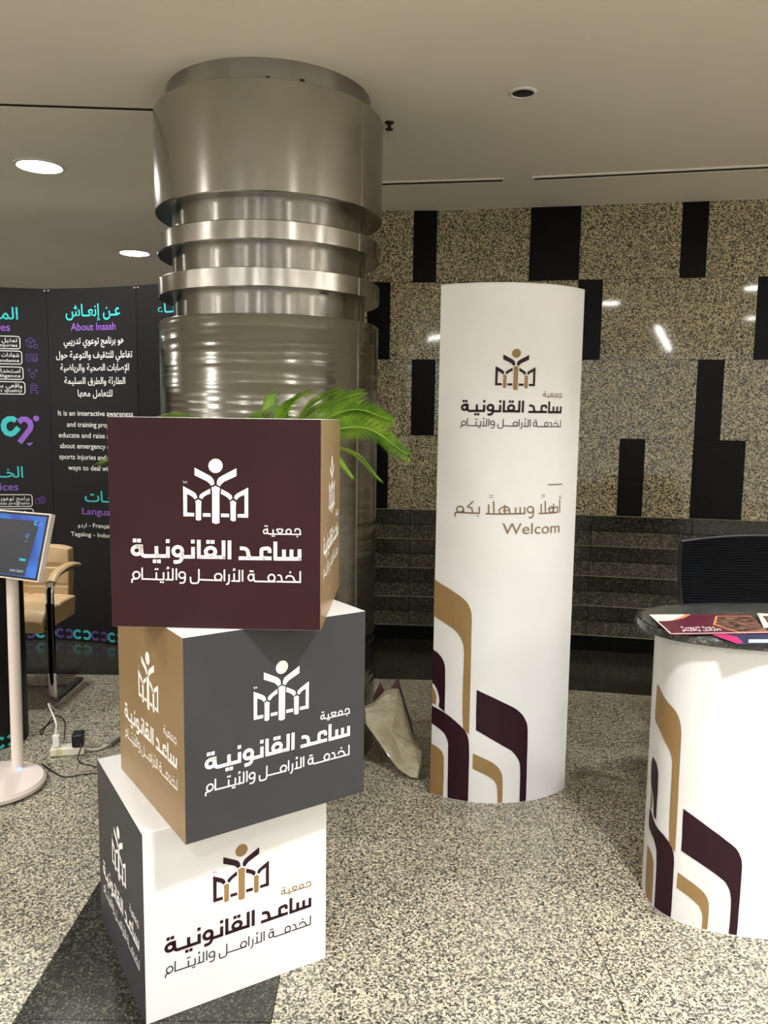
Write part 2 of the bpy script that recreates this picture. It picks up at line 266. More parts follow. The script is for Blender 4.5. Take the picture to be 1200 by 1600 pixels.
LOGO_THIN = [('s',3.667,[(-180.7,-123.3),(-181.0,-125.2),(-181.6,-126.9),(-182.6,-128.5),(-183.9,-129.9),(-185.4,-130.9),(-187.1,-131.5),(-188.9,-131.8),(-190.7,-131.6),(-192.4,-131.1),(-193.9,-130.1),(-195.1,-128.8),(-196.0,-127.3),(-196.6,-125.6),(-196.8,-123.7),(-196.5,-121.9),(-195.9,-120.1),(-194.9,-118.5),(-193.6,-117.2),(-192.1,-116.2),(-190.4,-115.5),(-188.6,-115.3),(-186.8,-115.4),(-185.1,-116.0),(-183.6,-116.9),(-182.4,-118.2),(-181.5,-119.8),(-180.9,-121.5),(-180.7,-123.3)]),('s',3.667,[(-199.8,-142.3),(-199.8,-140.0),(-199.6,-135.4),(-198.0,-133.1),(-195.0,-133.0),(-191.8,-132.8),(-188.7,-132.5),(-187.1,-132.3)]),('s',3.667,[(-174.7,-105.2),(-175.2,-132.5),(-123.6,-133.2)]),('s',3.667,[(-140.9,-116.1),(-141.2,-133.1)]),('s',3.667,[(-123.5,-115.6),(-123.8,-134.5)]),('p',[(-144.8,-106.4),(-140.7,-106.3),(-140.8,-110.4),(-144.9,-110.5)]),('p',[(-139.6,-106.3),(-135.5,-106.2),(-135.6,-110.3),(-139.7,-110.4)]),('p',[(-132.6,-137.1),(-128.6,-137.0),(-128.6,-141.2),(-132.7,-141.3)]),('p',[(-127.3,-137.4),(-123.2,-137.3),(-123.3,-141.4),(-127.4,-141.5)]),('s',3.667,[(-112.5,-113.9),(-112.7,-133.0)]),('s',1.921,[(-110.5,-103.0),(-113.7,-102.7),(-114.5,-104.8),(-110.9,-105.1),(-115.2,-107.4),(-110.2,-106.2)]),('s',3.667,[(-119.5,-133.1),(-101.7,-133.0),(-101.3,-105.8)]),('s',3.667,[(-92.8,-105.6),(-93.2,-133.4)]),('s',3.667,[(-71.8,-121.2),(-72.0,-122.8),(-72.6,-124.4),(-73.5,-125.8),(-74.7,-127.0),(-76.1,-127.9),(-77.7,-128.5),(-79.4,-128.7),(-81.1,-128.6),(-82.6,-128.1),(-84.0,-127.2),(-85.2,-126.1),(-86.1,-124.7),(-86.6,-123.2),(-86.8,-121.5),(-86.6,-119.9),(-86.0,-118.3),(-85.1,-116.9),(-83.9,-115.7),(-82.5,-114.8),(-80.9,-114.2),(-79.2,-114.0),(-77.6,-114.2),(-76.0,-114.7),(-74.6,-115.5),(-73.4,-116.6),(-72.5,-118.0),(-72.0,-119.5),(-71.8,-121.2)]),('s',3.667,[(-72.0,-121.2),(-72.0,-122.0),(-72.0,-123.4),(-72.1,-125.7),(-72.1,-128.7),(-72.4,-131.4),(-72.8,-133.8),(-73.5,-135.9),(-74.3,-137.8),(-75.6,-139.1),(-77.3,-140.0),(-79.4,-140.5),(-82.0,-140.4),(-83.9,-140.4),(-85.2,-140.4),(-85.8,-140.4)]),('s',3.667,[(-59.4,-125.2),(-59.4,-126.1),(-59.3,-128.0),(-59.3,-130.8),(-59.2,-134.5),(-58.6,-137.4),(-57.4,-139.3),(-55.8,-140.4),(-53.5,-140.5),(-51.3,-140.6),(-48.9,-140.5),(-46.5,-140.4),(-44.1,-140.0),(-42.2,-139.1),(-40.8,-137.5),(-40.0,-135.2),(-39.8,-132.3),(-39.6,-130.1),(-39.5,-128.6),(-39.4,-127.9),(-39.1,-106.0)]),('s',3.667,[(-39.4,-131.5),(15.2,-132.5)]),('s',3.667,[(15.3,-123.9),(15.1,-125.6),(14.4,-127.3),(13.4,-128.9),(12.1,-130.1),(10.5,-131.1),(8.7,-131.7),(6.9,-132.0),(5.0,-131.8),(3.2,-131.3),(1.7,-130.4),(0.3,-129.2),(-0.6,-127.7),(-1.2,-126.0),(-1.4,-124.3),(-1.2,-122.5),(-0.6,-120.8),(0.4,-119.3),(1.8,-118.0),(3.4,-117.1),(5.1,-116.4),(7.0,-116.2),(8.8,-116.3),(10.6,-116.9),(12.2,-117.8),(13.5,-119.0),(14.5,-120.5),(15.1,-122.1),(15.3,-123.9)]),('s',3.667,[(21.7,-106.0),(21.4,-134.0)]),('s',3.667,[(32.8,-117.2),(32.8,-118.3),(32.8,-120.6),(32.7,-123.9),(32.7,-128.4),(32.5,-132.1),(32.1,-135.1),(31.6,-137.3),(30.9,-138.7),(30.1,-139.8),(29.2,-140.6),(28.2,-141.0),(27.2,-141.0),(26.3,-141.1),(25.8,-141.1),(25.5,-141.1)]),('s',3.667,[(44.7,-114.7),(44.6,-133.0)]),('s',1.921,[(47.1,-103.9),(43.9,-103.6),(43.2,-105.8),(46.7,-106.1),(42.4,-108.3),(47.4,-107.1)]),('s',3.667,[(38.0,-133.2),(57.0,-133.3),(57.2,-106.4)]),('s',3.667,[(64.8,-106.2),(64.7,-134.0)]),('s',3.667,[(91.0,-123.8),(90.9,-125.5),(90.4,-127.1),(89.6,-128.5),(88.6,-129.8),(87.4,-130.7),(86.0,-131.3),(84.6,-131.5),(83.2,-131.4),(81.8,-130.8),(80.6,-130.0),(79.6,-128.8),(78.9,-127.4),(78.4,-125.8),(78.2,-124.1),(78.4,-122.4),(78.9,-120.8),(79.7,-119.4),(80.7,-118.2),(81.9,-117.2),(83.3,-116.7),(84.7,-116.4),(86.1,-116.6),(87.5,-117.1),(88.7,-118.0),(89.7,-119.1),(90.4,-120.6),(90.9,-122.1),(91.0,-123.8)]),('s',3.667,[(91.4,-114.7),(91.4,-117.6),(91.4,-123.6),(91.8,-128.2),(92.7,-131.4),(94.4,-133.1),(97.2,-133.0),(98.5,-133.0),(142.9,-133.1)]),('s',3.667,[(84.3,-116.4),(92.9,-116.2)]),('p',[(81.6,-106.7),(85.7,-106.6),(85.7,-110.8),(81.6,-110.9)]),('p',[(86.9,-107.0),(91.0,-106.9),(91.0,-111.0),(86.9,-111.1)]),('s',3.667,[(141.4,-123.8),(141.2,-125.7),(140.6,-127.4),(139.6,-129.0),(138.4,-130.4),(136.9,-131.4),(135.3,-132.0),(133.5,-132.3),(131.8,-132.1),(130.1,-131.5),(128.6,-130.6),(127.4,-129.3),(126.5,-127.8),(125.9,-126.0),(125.7,-124.2),(125.9,-122.4),(126.5,-120.6),(127.4,-119.0),(128.7,-117.7),(130.2,-116.7),(131.8,-116.0),(133.6,-115.8),(135.3,-115.9),(137.0,-116.5),(138.4,-117.4),(139.7,-118.7),(140.6,-120.3),(141.2,-122.0),(141.4,-123.8)]),('s',3.667,[(148.0,-117.2),(148.5,-117.2),(149.4,-117.2),(150.8,-117.1),(152.6,-117.1),(154.1,-117.5),(155.3,-118.5),(156.2,-120.0),(156.7,-121.9),(157.2,-123.9),(157.6,-125.8),(157.9,-127.7),(158.2,-129.6),(158.4,-131.0),(158.5,-131.9),(158.6,-132.4)]),('s',3.667,[(145.1,-132.7),(201.6,-132.8),(201.6,-106.6)]),('s',3.667,[(168.2,-125.0),(168.3,-124.6),(168.5,-123.8),(168.7,-122.7),(169.1,-121.1),(170.0,-119.9),(171.4,-119.0),(173.3,-118.5),(175.7,-118.3),(178.0,-118.4),(180.0,-118.7),(181.7,-119.3),(183.3,-120.2),(184.5,-121.3),(185.5,-122.8),(186.3,-124.5),(186.7,-126.5),(187.3,-128.2),(188.1,-129.5),(189.1,-130.6),(190.2,-131.2),(191.1,-131.8),(191.6,-132.1),(191.9,-132.3)]),('p',[(175.9,-107.6),(180.1,-107.5),(180.1,-111.8),(175.9,-111.9)])]
LOGO_SMALL = [('s',2.969,[(124.1,-13.6),(124.0,-14.6),(123.6,-15.7),(123.1,-16.6),(122.4,-17.4),(121.5,-18.0),(120.5,-18.3),(119.5,-18.5),(118.5,-18.4),(117.5,-18.1),(116.6,-17.5),(115.9,-16.8),(115.4,-15.9),(115.0,-14.9),(114.9,-13.8),(115.0,-12.7),(115.4,-11.7),(115.9,-10.8),(116.6,-10.0),(117.5,-9.4),(118.5,-9.0),(119.5,-8.9),(120.5,-9.0),(121.5,-9.3),(122.4,-9.9),(123.1,-10.6),(123.7,-11.5),(124.0,-12.5),(124.1,-13.6)]),('s',2.969,[(124.1,-5.8),(124.1,-7.6),(124.1,-11.3),(124.4,-14.7),(125.2,-17.7),(126.8,-19.2),(129.5,-19.3),(130.8,-19.3),(203.7,-19.1)]),('s',2.969,[(118.5,-8.6),(125.5,-8.4)]),('p',[(117.3,1.0),(120.4,1.1),(120.4,-2.1),(117.2,-2.2)]),('p',[(121.7,0.9),(124.9,1.0),(124.8,-2.2),(121.7,-2.3)]),('p',[(134.2,-22.4),(137.3,-22.3),(137.3,-25.5),(134.2,-25.6)]),('p',[(138.6,-22.5),(141.8,-22.4),(141.8,-25.6),(138.6,-25.7)]),('s',2.969,[(137.6,-8.3),(137.5,-19.3)]),('s',2.969,[(153.5,-18.7),(155.2,-16.9),(158.8,-13.2),(160.2,-10.4),(159.8,-8.4),(156.2,-7.4),(149.7,-7.3),(146.6,-8.4),(146.9,-10.7),(148.9,-13.4),(152.4,-16.6),(154.2,-18.2)]),('s',2.969,[(180.0,-12.9),(179.8,-14.2),(179.4,-15.4),(178.7,-16.5),(177.8,-17.4),(176.7,-18.1),(175.4,-18.6),(174.1,-18.7),(172.8,-18.6),(171.6,-18.2),(170.5,-17.6),(169.6,-16.7),(168.9,-15.7),(168.5,-14.5),(168.3,-13.2),(168.5,-11.9),(168.9,-10.7),(169.6,-9.6),(170.5,-8.7),(171.6,-8.0),(172.9,-7.6),(174.2,-7.4),(175.5,-7.5),(176.7,-7.9),(177.8,-8.5),(178.7,-9.4),(179.4,-10.5),(179.8,-11.7),(180.0,-12.9)]),('s',2.969,[(189.2,-13.0),(189.2,-12.6),(189.3,-11.7),(189.3,-10.5),(189.4,-8.8),(189.9,-7.5),(190.9,-6.6),(192.4,-6.1),(194.2,-6.0),(195.9,-6.1),(197.4,-6.4),(198.6,-6.9),(199.7,-7.6),(200.5,-8.8),(201.1,-10.4),(201.5,-12.5),(201.6,-15.0),(201.8,-16.9),(201.9,-18.2),(201.9,-18.8)]),('p',[(192.9,-22.7),(196.1,-22.7),(196.1,-25.9),(192.9,-25.9)])]
LOGO_ARMS = [('p',[(-46.3,134.0),(-13.1,116.8),(-6.1,112.3),(-1.4,105.4),(0.1,96.0),(-7.8,91.9),(-11.7,97.3),(-17.9,102.6),(-46.5,116.0)]),('p',[(52.2,134.0),(18.3,116.0),(10.4,111.1),(6.4,104.0),(5.6,95.3),(13.1,91.1),(16.6,96.4),(22.9,102.0),(52.0,115.7)]),('p',[(-73.9,90.3),(-49.6,77.5),(-43.4,72.2),(-40.4,63.6),(-46.7,59.5),(-51.4,64.9),(-56.0,67.9),(-64.6,72.0),(-65.2,28.0),(-48.6,27.5),(-48.7,19.2),(-74.0,18.9)]),('p',[(-10.2,85.5),(-29.2,74.9),(-34.8,70.0),(-36.4,63.7),(-29.7,59.9),(-25.4,65.5),(-19.8,69.6),(-9.6,73.8)]),('p',[(-28.1,27.3),(-9.7,27.3),(-9.8,18.9),(-28.2,19.0)]),('p',[(14.9,27.1),(33.8,27.1),(33.7,18.6),(14.8,18.7)]),('p',[(16.2,85.1),(33.7,75.6),(40.7,70.3),(41.8,63.2),(35.9,58.8),(31.3,64.5),(24.2,69.1),(14.8,73.6)]),('p',[(79.4,89.3),(54.1,75.6),(47.8,70.5),(45.9,63.3),(52.1,59.5),(55.6,64.3),(61.2,68.4),(70.6,71.8),(70.4,27.2),(53.8,26.5),(53.8,18.6),(79.0,18.2)])]
LOGO_PILLARS = [('p',[(-7.1,88.0),(2.7,92.1),(13.0,87.2),(11.7,75.9),(11.1,4.9),(2.8,2.0),(-6.3,5.3),(-5.6,78.6)]),('p',[(-45.5,55.9),(-38.4,59.7),(-31.0,55.2),(-31.9,43.3),(-32.3,11.4),(-38.6,9.2),(-44.9,11.7),(-44.5,46.2)]),('p',[(36.7,55.7),(43.8,59.0),(50.9,54.5),(50.0,43.7),(49.8,10.9),(43.5,8.8),(37.2,11.8),(37.4,45.0)]),('p',[(19.9,139.2),(19.6,135.9),(18.6,132.8),(17.0,129.8),(14.9,127.3),(12.3,125.1),(9.4,123.5),(6.3,122.5),(3.0,122.1),(-0.3,122.3),(-3.4,123.2),(-6.3,124.7),(-8.9,126.7),(-10.9,129.2),(-12.4,132.0),(-13.4,135.1),(-13.7,138.4),(-13.3,141.7),(-12.3,144.8),(-10.7,147.8),(-8.6,150.3),(-6.1,152.5),(-3.2,154.1),(0.0,155.1),(3.3,155.5),(6.5,155.3),(9.7,154.4),(12.6,152.9),(15.1,150.9),(17.2,148.4),(18.7,145.6),(19.6,142.5)])]
LOGO_TM = [(-73.7,100.3),(-61.6,106.6)]
TOTEM_GOLD = [('p',[(0.000,0.886),(0.014,0.875),(0.037,0.865),(0.061,0.855),(0.083,0.844),(0.102,0.833),(0.11,0.829),(0.117,0.824),(0.124,0.819),(0.131,0.813),(0.137,0.808),(0.141,0.802),(0.145,0.796),(0.148,0.789),(0.151,0.782),(0.154,0.776),(0.155,0.769),(0.157,0.762),(0.158,0.754),(0.158,0.747),(0.159,0.740),(0.159,0.653),(0.160,0.559),(0.160,0.463),(0.160,0.367),(0.160,0.278),(0.155,0.283),(0.148,0.288),(0.142,0.294),(0.137,0.299),(0.135,0.306),(0.132,0.362),(0.131,0.422),(0.131,0.483),(0.132,0.542),(0.132,0.597),(0.132,0.605),(0.131,0.613),(0.130,0.622),(0.129,0.630),(0.128,0.637),(0.126,0.644),(0.123,0.650),(0.120,0.657),(0.117,0.664),(0.113,0.669),(0.109,0.675),(0.103,0.681),(0.098,0.687),(0.091,0.692),(0.085,0.696),(0.069,0.705),(0.051,0.713),(0.032,0.722),(0.013,0.730),(0.001,0.738),(0.000,0.766),(0.001,0.797),(0.000,0.828),(0.001,0.858)]),('p',[(0.000,0.454),(0.000,0.450),(0.003,0.447),(0.006,0.443),(0.009,0.439),(0.011,0.436),(0.013,0.431),(0.015,0.426),(0.017,0.420),(0.019,0.415),(0.02,0.410),(0.020,0.404),(0.020,0.397),(0.019,0.390),(0.019,0.383),(0.019,0.376),(0.015,0.377),(0.010,0.378),(0.006,0.379),(0.001,0.380),(0.000,0.381),(0.000,0.395),(0.000,0.410),(0.000,0.425),(0.000,0.440)]),('p',[(0.000,0.214),(0.002,0.212),(0.008,0.211),(0.014,0.209),(0.02,0.208),(0.024,0.206),(0.030,0.203),(0.036,0.2),(0.042,0.196),(0.047,0.192),(0.051,0.187),(0.054,0.183),(0.056,0.178),(0.058,0.172),(0.059,0.167),(0.059,0.161),(0.060,0.124),(0.061,0.084),(0.060,0.043),(0.060,0.004),(0.060,0.004),(0.049,0.004),(0.036,0.004),(0.023,0.004),(0.010,0.004),(0.001,0.004),(0.001,0.004),(0.000,0.054),(0.000,0.109),(0.000,0.164)]),('p',[(0.177,0.203),(0.191,0.198),(0.206,0.192),(0.222,0.185),(0.238,0.178),(0.252,0.171),(0.258,0.167),(0.265,0.161),(0.271,0.156),(0.277,0.149),(0.282,0.143),(0.286,0.137),(0.289,0.130),(0.292,0.123),(0.294,0.115),(0.296,0.108),(0.297,0.082),(0.298,0.053),(0.298,0.024),(0.298,0.004),(0.298,0.004),(0.294,0.004),(0.290,0.004),(0.286,0.004),(0.281,0.004),(0.278,0.004),(0.278,0.004),(0.278,0.004),(0.278,0.020),(0.277,0.037),(0.276,0.053),(0.276,0.060),(0.274,0.067),(0.273,0.075),(0.270,0.082),(0.267,0.088),(0.263,0.094),(0.258,0.099),(0.252,0.104),(0.246,0.108),(0.240,0.112),(0.228,0.119),(0.215,0.125),(0.202,0.131),(0.189,0.136),(0.177,0.141),(0.177,0.153),(0.177,0.166),(0.177,0.179),(0.177,0.191)])]
TOTEM_MAROON = [('p',[(0.000,0.602),(0.001,0.599),(0.007,0.597),(0.013,0.594),(0.018,0.592),(0.023,0.589),(0.028,0.585),(0.033,0.580),(0.038,0.576),(0.042,0.570),(0.046,0.565),(0.049,0.560),(0.051,0.553),(0.054,0.546),(0.055,0.54),(0.056,0.533),(0.057,0.5),(0.058,0.463),(0.058,0.426),(0.058,0.389),(0.058,0.355),(0.053,0.358),(0.048,0.361),(0.042,0.365),(0.037,0.368),(0.032,0.371),(0.032,0.378),(0.033,0.385),(0.034,0.392),(0.034,0.399),(0.033,0.406),(0.032,0.412),(0.030,0.419),(0.028,0.426),(0.025,0.432),(0.023,0.438),(0.021,0.442),(0.018,0.446),(0.016,0.449),(0.013,0.453),(0.011,0.456),(0.008,0.459),(0.005,0.462),(0.001,0.464),(0.000,0.468),(0.000,0.471),(0.000,0.496),(0.001,0.523),(0.000,0.550),(0.000,0.577)]),('p',[(0.000,0.371),(0.008,0.367),(0.021,0.364),(0.035,0.360),(0.047,0.356),(0.058,0.352),(0.070,0.346),(0.082,0.34),(0.094,0.332),(0.105,0.325),(0.115,0.317),(0.123,0.311),(0.131,0.304),(0.138,0.297),(0.145,0.289),(0.150,0.281),(0.154,0.272),(0.157,0.263),(0.159,0.253),(0.160,0.243),(0.161,0.234),(0.163,0.183),(0.163,0.128),(0.163,0.071),(0.163,0.015),(0.163,0.004),(0.147,0.004),(0.130,0.004),(0.113,0.004),(0.095,0.004),(0.079,0.004),(0.079,0.004),(0.078,0.059),(0.078,0.118),(0.077,0.175),(0.076,0.227),(0.075,0.234),(0.073,0.241),(0.070,0.248),(0.067,0.254),(0.064,0.260),(0.061,0.264),(0.056,0.269),(0.051,0.273),(0.046,0.276),(0.042,0.279),(0.034,0.283),(0.025,0.287),(0.015,0.291),(0.006,0.294),(0.000,0.298),(0.000,0.312),(0.000,0.327),(0.001,0.342),(0.001,0.357)]),('p',[(0.185,0.462),(0.212,0.450),(0.242,0.437),(0.273,0.422),(0.303,0.407),(0.332,0.392),(0.339,0.387),(0.347,0.382),(0.354,0.375),(0.361,0.369),(0.367,0.362),(0.372,0.356),(0.377,0.348),(0.382,0.339),(0.386,0.331),(0.389,0.323),(0.391,0.315),(0.392,0.307),(0.393,0.298),(0.394,0.289),(0.394,0.281),(0.395,0.221),(0.395,0.156),(0.396,0.089),(0.396,0.023),(0.396,0.004),(0.391,0.004),(0.385,0.004),(0.379,0.004),(0.374,0.004),(0.369,0.004),(0.368,0.004),(0.368,0.036),(0.368,0.074),(0.368,0.112),(0.366,0.146),(0.366,0.153),(0.364,0.160),(0.362,0.168),(0.359,0.175),(0.356,0.181),(0.352,0.188),(0.347,0.195),(0.342,0.202),(0.336,0.208),(0.331,0.214),(0.325,0.219),(0.318,0.223),(0.310,0.228),(0.303,0.232),(0.296,0.236),(0.275,0.249),(0.252,0.262),(0.229,0.276),(0.207,0.288),(0.186,0.299),(0.186,0.331),(0.185,0.364),(0.185,0.398),(0.185,0.431)])]
TABLE_GOLD = [('p',[(0.615,0.702),(0.629,0.697),(0.641,0.691),(0.652,0.685),(0.662,0.678),(0.672,0.673),(0.680,0.668),(0.689,0.664),(0.698,0.660),(0.706,0.655),(0.713,0.650),(0.717,0.646),(0.721,0.641),(0.724,0.636),(0.727,0.630),(0.729,0.625),(0.731,0.618),(0.733,0.611),(0.734,0.603),(0.735,0.595),(0.736,0.588),(0.737,0.518),(0.737,0.442),(0.738,0.364),(0.738,0.287),(0.738,0.215),(0.734,0.219),(0.728,0.223),(0.723,0.227),(0.719,0.232),(0.717,0.238),(0.714,0.285),(0.713,0.337),(0.713,0.391),(0.713,0.442),(0.712,0.490),(0.711,0.496),(0.709,0.503),(0.707,0.509),(0.705,0.515),(0.702,0.520),(0.699,0.525),(0.695,0.529),(0.691,0.533),(0.686,0.537),(0.682,0.541),(0.676,0.547),(0.669,0.553),(0.661,0.560),(0.652,0.566),(0.644,0.571),(0.638,0.574),(0.631,0.577),(0.623,0.58),(0.616,0.583),(0.613,0.587),(0.611,0.608),(0.611,0.631),(0.612,0.656),(0.614,0.680)]),('p',[(0.61,0.364),(0.625,0.335),(0.626,0.301),(0.611,0.299)]),('p',[(0.605,0.170),(0.614,0.168),(0.623,0.166),(0.632,0.163),(0.639,0.160),(0.645,0.156),(0.648,0.152),(0.651,0.148),(0.654,0.143),(0.656,0.138),(0.657,0.133),(0.658,0.107),(0.659,0.078),(0.659,0.048),(0.659,0.018),(0.660,0.004),(0.652,0.004),(0.641,0.004),(0.629,0.004),(0.618,0.004),(0.612,0.010),(0.606,0.037),(0.604,0.070),(0.604,0.104),(0.605,0.139)]),('p',[(0.750,0.156),(0.761,0.152),(0.773,0.147),(0.785,0.142),(0.797,0.137),(0.807,0.131),(0.812,0.128),(0.817,0.125),(0.822,0.121),(0.827,0.117),(0.831,0.112),(0.834,0.108),(0.837,0.102),(0.839,0.096),(0.841,0.090),(0.842,0.084),(0.843,0.066),(0.843,0.047),(0.843,0.028),(0.842,0.009),(0.841,0.004),(0.839,0.004),(0.836,0.004),(0.833,0.004),(0.830,0.004),(0.828,0.004),(0.827,0.004),(0.827,0.012),(0.827,0.024),(0.827,0.035),(0.826,0.045),(0.825,0.051),(0.823,0.056),(0.821,0.062),(0.818,0.067),(0.816,0.071),(0.812,0.075),(0.808,0.078),(0.803,0.082),(0.799,0.084),(0.794,0.087),(0.786,0.092),(0.777,0.096),(0.767,0.100),(0.757,0.104),(0.748,0.107),(0.749,0.116),(0.749,0.126),(0.749,0.136),(0.75,0.146)])]
TABLE_MAROON = [('p',[(0.612,0.465),(0.618,0.464),(0.625,0.462),(0.632,0.460),(0.638,0.458),(0.641,0.455),(0.645,0.450),(0.649,0.445),(0.653,0.439),(0.655,0.433),(0.656,0.427),(0.657,0.399),(0.658,0.370),(0.657,0.339),(0.657,0.309),(0.657,0.281),(0.654,0.282),(0.651,0.282),(0.647,0.283),(0.644,0.284),(0.642,0.285),(0.64,0.295),(0.638,0.306),(0.637,0.318),(0.636,0.330),(0.633,0.340),(0.629,0.347),(0.623,0.354),(0.617,0.360),(0.612,0.367),(0.608,0.375),(0.605,0.387),(0.603,0.401),(0.602,0.415),(0.601,0.429),(0.602,0.443),(0.603,0.447),(0.605,0.452),(0.608,0.456),(0.610,0.461)]),('p',[(0.608,0.297),(0.618,0.291),(0.628,0.284),(0.637,0.276),(0.646,0.269),(0.657,0.263),(0.668,0.259),(0.680,0.256),(0.691,0.253),(0.702,0.248),(0.710,0.243),(0.715,0.239),(0.720,0.235),(0.724,0.229),(0.728,0.224),(0.730,0.218),(0.733,0.211),(0.734,0.204),(0.736,0.196),(0.736,0.188),(0.737,0.180),(0.737,0.146),(0.737,0.108),(0.737,0.070),(0.737,0.032),(0.736,0.004),(0.726,0.004),(0.714,0.004),(0.701,0.004),(0.688,0.004),(0.673,0.004),(0.673,0.029),(0.673,0.068),(0.673,0.108),(0.672,0.147),(0.669,0.181),(0.667,0.189),(0.664,0.195),(0.660,0.202),(0.656,0.208),(0.651,0.213),(0.644,0.217),(0.636,0.221),(0.626,0.224),(0.617,0.228),(0.611,0.233),(0.607,0.244),(0.606,0.257),(0.607,0.271),(0.608,0.285)]),('p',[(0.755,0.360),(0.780,0.349),(0.807,0.335),(0.833,0.320),(0.859,0.305),(0.882,0.289),(0.887,0.286),(0.893,0.282),(0.898,0.278),(0.904,0.273),(0.908,0.269),(0.911,0.264),(0.915,0.258),(0.917,0.252),(0.920,0.246),(0.922,0.240),(0.923,0.234),(0.924,0.227),(0.925,0.220),(0.925,0.213),(0.925,0.207),(0.925,0.167),(0.925,0.123),(0.924,0.078),(0.924,0.034),(0.923,0.004),(0.919,0.004),(0.915,0.004),(0.910,0.004),(0.905,0.004),(0.901,0.004),(0.901,0.014),(0.902,0.037),(0.902,0.062),(0.902,0.086),(0.901,0.108),(0.901,0.115),(0.899,0.123),(0.898,0.131),(0.896,0.139),(0.893,0.146),(0.890,0.151),(0.887,0.157),(0.883,0.162),(0.879,0.167),(0.874,0.170),(0.853,0.184),(0.829,0.197),(0.804,0.209),(0.780,0.219),(0.756,0.228),(0.756,0.254),(0.756,0.281),(0.755,0.308),(0.755,0.335)])]
WELCOME = [('s',5.0,[(443.4,1262.7),(516.0,1262.9)]),('s',5.77,[(505.7,1202.8),(508.5,1152.6)]),('s',2.31,[(509.5,1217.2),(502.7,1216.7),(504.0,1212.7),(510.9,1211.6),(500.9,1208.1),(513.9,1209.1)]),('s',5.77,[(496.3,1154.0),(495.1,1176.9)]),('s',5.77,[(437.5,1153.4),(500.0,1154.6)]),('s',5.0,[(474.1,1166.9),(473.7,1163.5),(472.3,1160.5),(470.0,1158.2),(467.0,1156.7),(463.7,1156.3),(460.3,1157.0),(457.2,1158.7),(454.7,1161.2),(453.0,1164.3),(452.3,1167.7),(452.7,1171.1),(454.1,1174.1),(456.4,1176.4),(459.3,1177.9),(462.7,1178.3),(466.1,1177.6),(469.2,1176.0),(471.7,1173.4),(473.4,1170.3),(474.1,1166.9)]),('s',5.77,[(474.5,1189.6),(476.1,1155.8)]),('s',4.62,[(450.8,1167.8),(495.1,1176.9)]),('s',5.77,[(434.0,1201.5),(438.4,1153.4)]),('s',5.77,[(406.8,1153.5),(438.4,1153.4)]),('s',5.77,[(416.3,1190.3),(419.2,1153.2)]),('s',2.31,[(417.2,1224.0),(433.4,1224.8)]),('s',2.31,[(417.4,1217.0),(433.7,1217.8)]),('s',5.77,[(384.7,1168.8),(384.2,1165.2),(382.5,1162.0),(379.8,1159.4),(376.4,1157.8),(372.6,1157.3),(368.7,1157.9),(365.2,1159.6),(362.4,1162.2),(360.5,1165.5),(359.8,1169.1),(360.3,1172.7),(361.9,1175.9),(364.5,1178.4),(367.9,1180.1),(371.7,1180.6),(375.6,1180.0),(379.1,1178.3),(382.0,1175.7),(384.0,1172.4),(384.7,1168.8)]),('s',5.77,[(384.7,1169.5),(384.9,1165.2),(385.2,1156.4),(384.0,1148.5),(381.3,1141.4),(376.5,1138.0),(369.7,1138.6),(366.3,1138.8)]),('s',5.77,[(348.5,1179.6),(350.1,1155.2)]),('s',5.77,[(331.2,1178.6),(332.1,1152.6)]),('s',5.77,[(313.9,1177.8),(314.7,1152.7)]),('s',5.77,[(232.1,1152.0),(352.2,1154.4)]),('s',5.77,[(291.9,1152.6),(291.2,1158.9),(289.8,1171.4),(283.3,1178.4),(271.6,1179.9),(262.0,1177.9),(254.5,1172.4),(250.8,1167.0),(251.0,1161.6),(252.6,1157.2),(255.5,1153.7),(257.0,1152.0)]),('s',5.77,[(271.4,1187.2),(272.5,1152.5)]),('s',4.62,[(264.3,1166.0),(289.5,1166.1)]),('s',5.77,[(228.8,1200.1),(232.1,1152.0)]),('s',5.77,[(200.5,1152.4),(234.0,1152.0)]),('s',5.77,[(210.9,1188.2),(211.9,1152.7)]),('s',2.31,[(211.1,1222.1),(227.4,1223.2)]),('s',2.31,[(211.3,1214.4),(227.6,1215.5)]),('s',5.77,[(176.0,1178.6),(176.0,1153.1),(96.1,1153.1)]),('s',5.77,[(152.4,1198.6),(131.5,1176.8),(147.3,1172.5),(151.6,1155.2)]),('s',5.39,[(171.2,1145.2),(171.7,1139.8)]),('s',5.77,[(115.2,1165.9),(114.6,1162.3),(112.8,1158.9),(110.0,1156.2),(106.3,1154.3),(102.2,1153.5),(98.1,1153.8),(94.3,1155.3),(91.3,1157.7),(89.3,1160.8),(88.5,1164.4),(89.1,1168.1),(90.9,1171.4),(93.8,1174.2),(97.5,1176.0),(101.6,1176.8),(105.7,1176.5),(109.5,1175.0),(112.5,1172.6),(114.5,1169.5),(115.2,1165.9)]),('s',5.77,[(116.0,1165.2),(116.3,1153.5)]),('s',5.77,[(83.1,1135.9),(82.7,1149.6),(92.1,1152.9),(118.3,1153.6)])]

